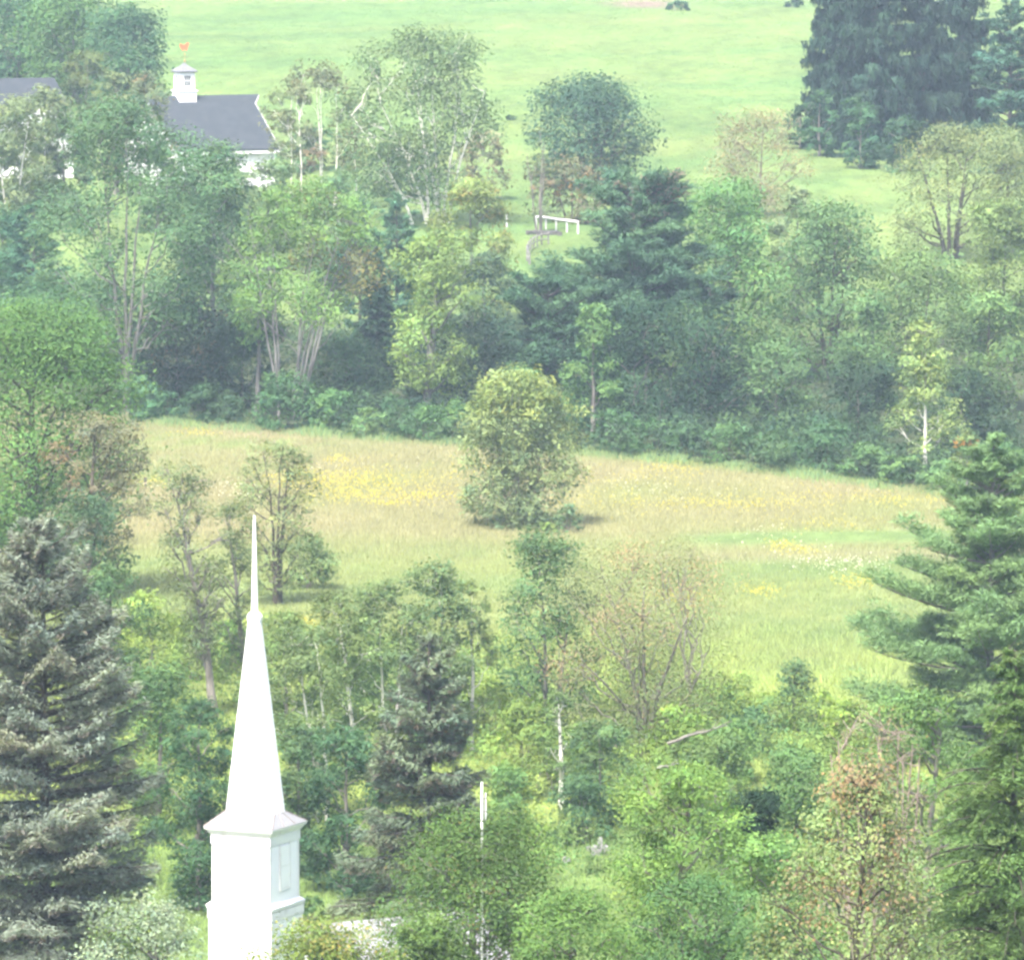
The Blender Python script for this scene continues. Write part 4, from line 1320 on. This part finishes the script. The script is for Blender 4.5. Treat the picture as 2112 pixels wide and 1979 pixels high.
# shrubs along the foot of the wood, left to right
for lab, px, base, h, hw, c_ in (
    ('bluish shrub at the left end of the wood edge', 285, 868, 95, 45, (0.06, .13, .075)),
    ('second shrub from the left at the wood edge', 345, 870, 60, 45, G2),
    ('dark shrub under the tall ash at the wood edge', 415, 872, 80, 50, DK),
    ('shrub left of the dark hollow at the wood edge', 470, 878, 60, 42, (0.04, .08, .045)),
    ('rounded leafy shrub under the fan-branched maple', 585, 888, 130, 60, (0.05, .11, .048)),
    ('bright leafy shrub right of the fan-branched maple foot', 670, 888, 90, 55, (0.06, .13, .05)),
    ('pale green pointed shrub in front of the wood', 762, 905, 65, 38, (0.105, .185, .075)),
    ('dark shrub left of the crooked trunk', 810, 895, 80, 40, G2),
    ('leafy shrub right of the crooked trunk foot', 880, 908, 75, 48, (0.06, .13, .05)),
    ('shrub close behind the lone birch clump on its left', 940, 910, 95, 40, (0.06, .125, .05)),
    ('green shrub behind the top of the lone birch clump', 1075, 880, 130, 60, (0.06, .13, .055)),
    ('shrub just right of the lone birch clump', 1190, 925, 85, 45, (0.05, .105, .048)),
    ('rounded shrub under the pale double trunk', 1265, 935, 90, 50, (0.052, .11, .05)),
    ('wide shrub right of the pale double trunk', 1345, 942, 80, 55, (0.056, .12, .05)),
    ('dark shrub under the broad dark maple', 1420, 945, 75, 48, (0.045, .095, .045)),
    ('leafy shrub at the right foot of the broad dark maple', 1505, 955, 85, 55, (0.075, .15, .06)),
    ('large rounded dark shrub at the wood edge', 1700, 975, 115, 62, (0.042, .092, .046)),
    ('shrub between the leafy and the large dark rounded shrub', 1605, 962, 80, 50, (0.062, .13, .055)),
    ('weedy green shrub left of the white poplar stem', 1790, 990, 80, 55, (0.075, .145, .06)),
    ('weedy green shrub under the white poplar stem', 1860, 1000, 60, 48, (0.085, .16, .06)),
    ('shrub right of the poplar stem at the meadow corner', 1950, 1015, 70, 55, (0.07, .135, .055)),
    ('green shrub at the right edge of the meadow corner', 2060, 1020, 110, 65, (0.06, .125, .055)),
):
    shrub(lab, px, base, h, hw, c_, group=GS, bark='bark_dark')

# tall weeds along the edge of the wood
xs = rg.uniform(240, 1990, 16000)
ys = np.interp(xs, [240, 600, 900, 1180, 1500, 1850, 2000], [868, 893, 912, 938, 966, 1012, 1030]) - np.abs(rg.normal(0, 9, len(xs))) + rg.normal(0, 3, len(xs))
dd = (HC - 4.35) * F / (ys + 300)
xw = (xs - CX) / F * dd
blades('edge_weeds', 'tall green weeds along the foot of the wood', xw, dd, rg.uniform(.2, .9, len(xs)) * (.6 + .5 * np.sin(xs * .031) * np.sin(xs * .0117 + 1)), rg.uniform(.05, .16, len(xs)), vary(rg, (.10, .155, .065), len(xs), .12, .2), rg, lean=.3)

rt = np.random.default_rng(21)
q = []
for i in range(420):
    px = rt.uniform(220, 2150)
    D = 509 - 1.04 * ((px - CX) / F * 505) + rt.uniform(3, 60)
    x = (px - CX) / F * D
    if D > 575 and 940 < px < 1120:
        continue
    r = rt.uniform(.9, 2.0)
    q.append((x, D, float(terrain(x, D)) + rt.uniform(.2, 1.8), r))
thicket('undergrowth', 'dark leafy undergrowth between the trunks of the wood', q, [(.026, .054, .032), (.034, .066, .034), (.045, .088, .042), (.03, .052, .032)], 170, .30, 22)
q = []
for i in range(520):
    px = rt.uniform(150, 1800)
    dmax = np.interp(px, [150, 520, 640, 1000, 1180, 1480, 1560, 1800], [392, 385, 382, 376, 372, 362, 352, 340])
    D = rt.uniform(298, dmax)
    if 590 < px < 720 and D < 312:
        continue
    x = (px - CX) / F * D
    r = rt.uniform(.6, 1.5)
    q.append((x, D, float(terrain(x, D)) + rt.uniform(.1, 1.5), r))
thicket('valley_brush', 'tangle of lime and mid green brush over the valley floor', q, [LM, (.125, .195, .055), (.10, .17, .055), (.075, .14, .05), (.11, .17, .06)], 210, .17, 23)

# ---- lone clump in the meadow
Dl = float(ground_at(1062, 1085)[1])
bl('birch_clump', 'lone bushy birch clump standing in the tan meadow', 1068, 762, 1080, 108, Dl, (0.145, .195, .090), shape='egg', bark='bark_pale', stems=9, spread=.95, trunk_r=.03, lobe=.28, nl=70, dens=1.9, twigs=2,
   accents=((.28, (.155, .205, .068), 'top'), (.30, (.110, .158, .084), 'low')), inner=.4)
shrub('tall weedy shrub at the right foot of the lone clump', 1170, 1098, 60, 26, (0.09, .15, .08))
shrub('low yellowish shrub in front of the lone clump', 1130, 1102, 26, 20, (0.13, .19, .06))

# ---- valley floor: left
bl('maple_tree', 'big bright green maple at the left edge of the meadow', 70, 618, 1170, 200, 408, (0.070, .142, .042), shape='dome', lobe=.32, nl=54, dens=2.2, group=GV, flat=.5, trunk_r=.42, bark='bark_dark')
bl('sumac_tree', 'greyish brown leafed tree in front of the bright maple', 170, 850, 1130, 105, 385, (0.105, .110, .070), lobe=.26, nl=22, dens=.62, group=GV, accents=((.15, BR, 'lobe'),), bark='bark_dark', lean=.3)
bl('thorn_tree', 'dark leaning branch tree between spruce top and meadow', 160, 1010, 1200, 85, 375, (0.045, .085, .045), group=GV, bark='bark_dark', dens=.7, lean=.4)
bl('thorn_tree', 'olive tree right of the silver spruce top', 215, 1165, 1420, 80, 345, (0.06, .11, .05), group=GV, bark='bark_dark', dens=.8)
bl('elm_tree', 'thin crooked tree leaning left of the steeple needle', 398, 945, 1400, 80, 352, (0.10, .135, .07), bark='bark', bx=442, shape='vase', dens=.36, leafk=.75, nl=26, lobe=.3, trunk_r=.24, group=GV, stems=1, lean=-.3, bare=5, minlobe=.1, twigs=8)
bl('elm_tree', 'slim tree close left of the steeple needle', 475, 1030, 1380, 60, 356, (0.10, .14, .068), bark='bark', bx=510, shape='oval', leafk=.8, nl=22, dens=.5, trunk_r=.2, group=GV)
bl('apple_tree', 'airy pale green tree behind the steeple needle', 572, 903, 1215, 82, 405, (0.13, .17, .078), bark='bark_dark', shape='oval', stems=3, spread=.35, dens=.55, leafk=.8, nl=28, lobe=.3, group=GV)
shrub('low green shrub right of the airy tree behind the needle', 640, 1215, 120, 50, (0.09, .14, .06), group=GV)
shrub('lime green brush left of the crooked tree', 300, 1400, 180, 70, LM, group=GV)
shrub('lime green brush under the crooked tree', 395, 1405, 150, 60, (0.13, .20, .055), group=GV)
shrub('green brush right of the crooked tree trunk', 470, 1400, 130, 45, (0.09, .17, .05), group=GV)
bl('maple_tree', 'dark green bushy tree between silver spruce and steeple', 410, 1440, 1880, 88, 298, (0.040, .088, .044), lobe=.3, nl=24, group=GV, shape='oval', flat=.5)
bl('maple_tree', 'green tree above the dark bushy tree left of the steeple', 325, 1365, 1700, 95, 315, (0.065, .125, .05), group=GV)
shrub('bright green bush at the left foot of the steeple', 392, 1815, 90, 38, (0.12, .20, .055), group=GV)
shrub('light green bush right of the belfry', 655, 1790, 85, 38, (0.15, .25, .05), group=GV)
shrub('dark small bush right of the tower base', 640, 1905, 60, 28, (0.06, .12, .05), group=GV)
# ---- valley floor: birches behind the steeple
bl('birch_tree', 'birch with curved white stem right behind the spire', 618, 1285, 1720, 80, 318, (0.090, .135, .058), bark='bark_birch', shape='col', stems=2, trunk_r=.15, dens=.85, group=GV, stempx=[(618, 1380, 652), (655, 1400, 675)])
bl('birch_tree', 'tall birch second right of the spire', 705, 1222, 1680, 82, 330, (0.105, .155, .060), bark='bark_birch', shape='oval', trunk_r=.13, dens=.75, group=GV, bx=738)
bl('birch_tree', 'tall birch third right of the spire', 805, 1192, 1640, 82, 335, (0.090, .140, .060), bark='bark_birch', shape='oval', trunk_r=.12, dens=.8, group=GV, stems=2)
bl('birch_tree', 'tallest birch of the group right of the spire', 900, 1150, 1640, 75, 338, (0.088, .138, .062), bark='bark_birch', shape='oval', trunk_r=.12, dens=.8, group=GV)
bl('birch_tree', 'thin yellowish birch above the yellow bush', 972, 1193, 1500, 55, 340, (0.12, .17, .065), bark='bark_birch', shape='oval', trunk_r=.11, dens=.6, group=GV)
bl('alder_tree', 'green bushy growth between the spire and the birches', 590, 1255, 1500, 70, 338, (0.10, .155, .055), group=GV, dens=.9)
bl('alder_tree', 'green thicket among the birch stems', 760, 1330, 1640, 85, 345, (0.065, .12, .05), group=GV)
bl('alder_tree', 'dark leafy tree under the birches right of the spire', 712, 1490, 1830, 88, 302, (0.040, .090, .045), lobe=.3, group=GV, nl=20, flat=.5)
bl('alder_tree', 'shaded leafy tree directly right of the lower spire', 615, 1490, 1860, 62, 306, (0.058, .105, .048), group=GV)
co('spruce', 'grey green spruce with brown boughs right of the steeple', 885, 1308, 1890, 215, 292, (0.118, .160, .115), 'spruce', dens=1.3, needle=.85, brown=(.22, (.105, .09, .08)), taper=.62, nbr=8)
for i, (lab, px, base, h, hw, c_) in enumerate((
    ('yellow green bush right of the grey spruce top', 1010, 1520, 130, 55, LM),
    ('second yellow green bush right of the grey spruce', 1075, 1600, 160, 60, (.13, .20, .055)),
    ('lime bush in front of the feathery ash', 1130, 1640, 150, 60, (.12, .19, .055)),
    ('small yellow bush below the lime bushes', 1075, 1650, 60, 32, (.19, .24, .06)),
    ('green bush behind the pole top', 1040, 1720, 150, 60, (.085, .16, .055)),
    ('dark green bush behind the birch trunk', 1200, 1740, 150, 55, (.05, .105, .05)),
    ('bright green brush under the rusty tree left side', 1200, 1620, 130, 60, (.12, .20, .05)),
    ('bright green brush right of the rusty tree trunk', 1400, 1600, 150, 70, (.13, .21, .05)),
    ('lime brush right of the rusty tree crown', 1480, 1490, 110, 65, LM),
    ('green brush beyond the dark round bush', 1510, 1620, 140, 70, (.08, .15, .05)),
    ('bluish green bush left of the small airy tree', 1545, 1560, 110, 50, (.06, .125, .06)),
    ('lime bush left of the dead twigs', 1580, 1500, 80, 60, LM),
    ('yellow green bush right of the small airy tree', 1740, 1560, 120, 60, (.15, .23, .05)),
    ('green bush between the pine and dead twigs', 1830, 1530, 120, 70, (.085, .16, .055)),
    ('leafy bush under the big right pine', 1930, 1560, 150, 75, (.075, .145, .055)),
    ('bright brush under the right pine boughs', 1690, 1480, 60, 60, (.16, .25, .05)),
    ('olive bush left of the dead twigs tree', 1640, 1680, 150, 60, (.07, .135, .05)))):
    shrub(lab, px, base, h, hw, c_, group='brush on the valley floor')
bl('ash_tree', 'feathery green ash with pale stem in the valley middle', 1138, 1090, 1560, 95, 342, (0.072, .135, .060), bark='bark_pale', shape='oval', stems=2, trunk_r=.17, dens=.8, lobe=.34, nl=34, group=GV, lean=-.1)
bl('birch_tree', 'white birch trunk below the feathery green ash', 1150, 1420, 1600, 40, 322, (0.085, .14, .055), bark='bark_birch', shape='oval', trunk_r=.16, dens=.5, group=GV, bx=1160)
bl('oak_tree', 'sparse rusty tree with thick grey trunk at centre right', 1322, 1112, 1600, 190, 338, (0.155, .185, .092), bark='bark', bx=1328, shape='dome', dens=.5, leafk=.62, nl=44, lobe=.28, trunk_r=.21, val=.1, hue=.06, group=GV, stems=4, spread=.5, twigs=4,
   accents=((.28, (.23, .17, .11), 'lobe'), (.2, (.12, .17, .07), 'lobe')), stempx=[(1330, 1200, 1328), (1265, 1250, 1326), (1420, 1260, 1332), (1420, 1420, 1334)])
bl('young_tree', 'small airy dark-stemmed tree in front of the right meadow', 1640, 1362, 1540, 62, 346, (0.085, .150, .068), bark='bark_dark', shape='cone', dens=.6, nl=16, trunk_r=.11, group=GV)
co('white_pine', 'large tall pine with drooping boughs at the right edge', 2048, 890, 1570, 305, 335, (0.112, .190, .086), 'pine', dens=1.4, needle=.8, nbr=10, bark='bark', pp=(.85, 1.0, .8, .45, .1))
co('silver_spruce', 'big silvery spruce with brown boughs at lower left', 88, 1072, 2300, 350, 268, (0.148, .182, .160), 'blue', dens=1.05, needle=.85, nbr=10, brown=(.18, (.13, .12, .112)), taper=.5)
bl('round_bush', 'dark round evergreen bush between the feathery tree and cherry', 1562, 1626, 1760, 50, 236, (0.014, .034, .020), cat='shrub', shape='oval', under=True, nl=18, lobe=.42, dens=2.4, val=.1, bark='bark_dark')
# ---- nearest trees
bl('oak_tree', 'olive green leafy tree crossed by the white pole', 968, 1665, 2150, 235, 222, (0.064, .116, .034), shape='bush', lobe=.25, nl=34, dens=1.0, group=GF, flat=.5, trunk_r=.3, accents=((.03, (.13, .12, .05), 'x'),))
bl('maple_tree', 'green leafy tree at the bottom edge under the olive tree', 870, 1884, 2250, 125, 209, (0.085, .145, .044), shape='bush', lobe=.28, nl=32, dens=1.5, group=GF)
bl('locust_tree', 'feathery bright green tree right of the olive tree', 1398, 1565, 2100, 152, 226, (0.105, .185, .050), shape='dome', lobe=.25, nl=34, dens=.95, group=GF, droop=.25, flat=.4, trunk_r=.25)
bl('locust_tree', 'lower green tree below the feathery bright tree', 1180, 1830, 2200, 165, 205, (0.080, .150, .044), shape='dome', lobe=.25, nl=26, group=GF, flat=.5)
bl('locust_tree', 'dark leafy tree at the bottom edge right of centre', 1450, 1800, 2250, 150, 196, (0.058, .120, .046), shape='dome', lobe=.25, nl=26, group=GF, flat=.5)
bl('maple_tree', 'yellow green tree hiding the foot of the church', 660, 1896, 2250, 215, 206, (0.115, .165, .044), shape='bush', lobe=.22, nl=44, dens=1.1, group=GF, flat=.5, accents=((.12, (.2, .19, .06), 'x'),))
bl('willow_tree', 'silvery willow at the bottom left beside the steeple', 290, 1850, 2250, 155, 212, SIL, shape='dome', lobe=.24, nl=28, dens=.85, group=GF, flat=.7, accents=((.2, (.18, .27, .08), 'lobe'),), val=.1, bark='bark_pale')
bl('locust_tree', 'light green tree rising behind the leafless twiggy tree', 1900, 1420, 1950, 130, 246, (0.088, .160, .056), shape='dome', lobe=.26, nl=30, group=GF, dens=.9)
bl('locust_tree', 'green tree between the feathery tree and the cherry', 1610, 1720, 2150, 120, 214, (0.085, .160, .052), shape='dome', lobe=.26, nl=28, group=GF)
bl('locust_tree', 'shaded leafy tree at the bottom edge left of the cherry', 1590, 1880, 2250, 120, 188, (0.060, .115, .046), shape='dome', lobe=.26, nl=26, group=GF)
bl('alder_tree', 'olive green tree left of the dark round bush', 1480, 1510, 1800, 75, 290, (0.08, .135, .052), shape='oval', group=GV)
bl('alder_tree', 'green tree right of the dark round bush', 1650, 1560, 1850, 80, 270, (0.075, .14, .055), shape='oval', group=GV)
bl('alder_tree', 'green leafy tree left of the rusty tree foot', 1235, 1480, 1730, 75, 318, (0.07, .125, .052), shape='oval', group=GV)
bl('dead_tree', 'leafless pinkish grey twiggy tree behind the cherry', 1815, 1440, 1900, 120, 236, (0.15, .14, .08), dens=.04, bark='twig', stems=8, spread=.8, trunk_r=.075, bare=80, twigfan=14, shape='oval', nl=26, twigs=20, group=GF)
bl('cherry_tree', 'cherry tree with drooping orange tinged leaves at lower right', 1775, 1552, 2200, 265, 168, (0.130, .180, .080), shape='cone', lobe=.17, nl=60, dens=.42, group=GF, droop=.9, flat=.8, leafk=1.15, inner=.1, bark='bark_dark', trunk_r=.18,
   accents=((.12, (.19, .142, .092), 'lobe'), (.06, (.18, .17, .09), 'x')), twigs=5)
co('hemlock', 'tall feathery green hemlock at the lower right edge', 2095, 1325, 2300, 330, 192, (0.082, .142, .050), 'hemlock', dens=.75, taper=.6, needle=.72)

# ---- dead limbs lying across the brush
def dead_limb(label, px0, py0, px1, py1, D, r0, seed):
    rng = np.random.default_rng(seed)
    a, b = at(px0, py0, D), at(px1, py1, D + 1.5)
    w = Wood()
    P = w.curve((0, 0, 0), b - a, r0, r0 * .35, rng, sag=.03, wob=.02, k=8, n=6)
    for j in (3, 5, 6):
        w.curve(P[j], P[j] + np.array([rng.uniform(.3, .9), 0, rng.uniform(.1, .7)]), r0 * .35, .012, rng, k=4, n=4)
    o = w.build('dead_limb', M['bark'], None)
    o.location = a
    o['label'] = label
    o['category'] = 'branch'


dead_limb('long dead grey limb lying over the brush right of the rusty tree', 1376, 1533, 1500, 1495, 318, .085, 3)
dead_limb('short dead grey limb below the longer one', 1356, 1586, 1420, 1572, 310, .08, 4)

# ================================================================== HAZE
hz_b = MB().box(-720, 720, -80, 2040, -6, 64)
hm, hnt, hout = new_mat('haze')
pv = N(hnt, 'ShaderNodeVolumePrincipled')
pv.inputs['Color'].default_value = (*HAZE_COLOR, 1)
pv.inputs['Density'].default_value = HAZE_DENSITY
pv.inputs['Anisotropy'].default_value = 0.0
hnt.links.new(pv.outputs[0], hout.inputs['Volume'])
hz_o = hz_b.build('haze', hm)
hz_o['kind'] = 'stuff'
hz_o['label'] = 'thin summer haze filling the valley'
print('FOLIAGE TRIS', TRI_TOTAL[0])
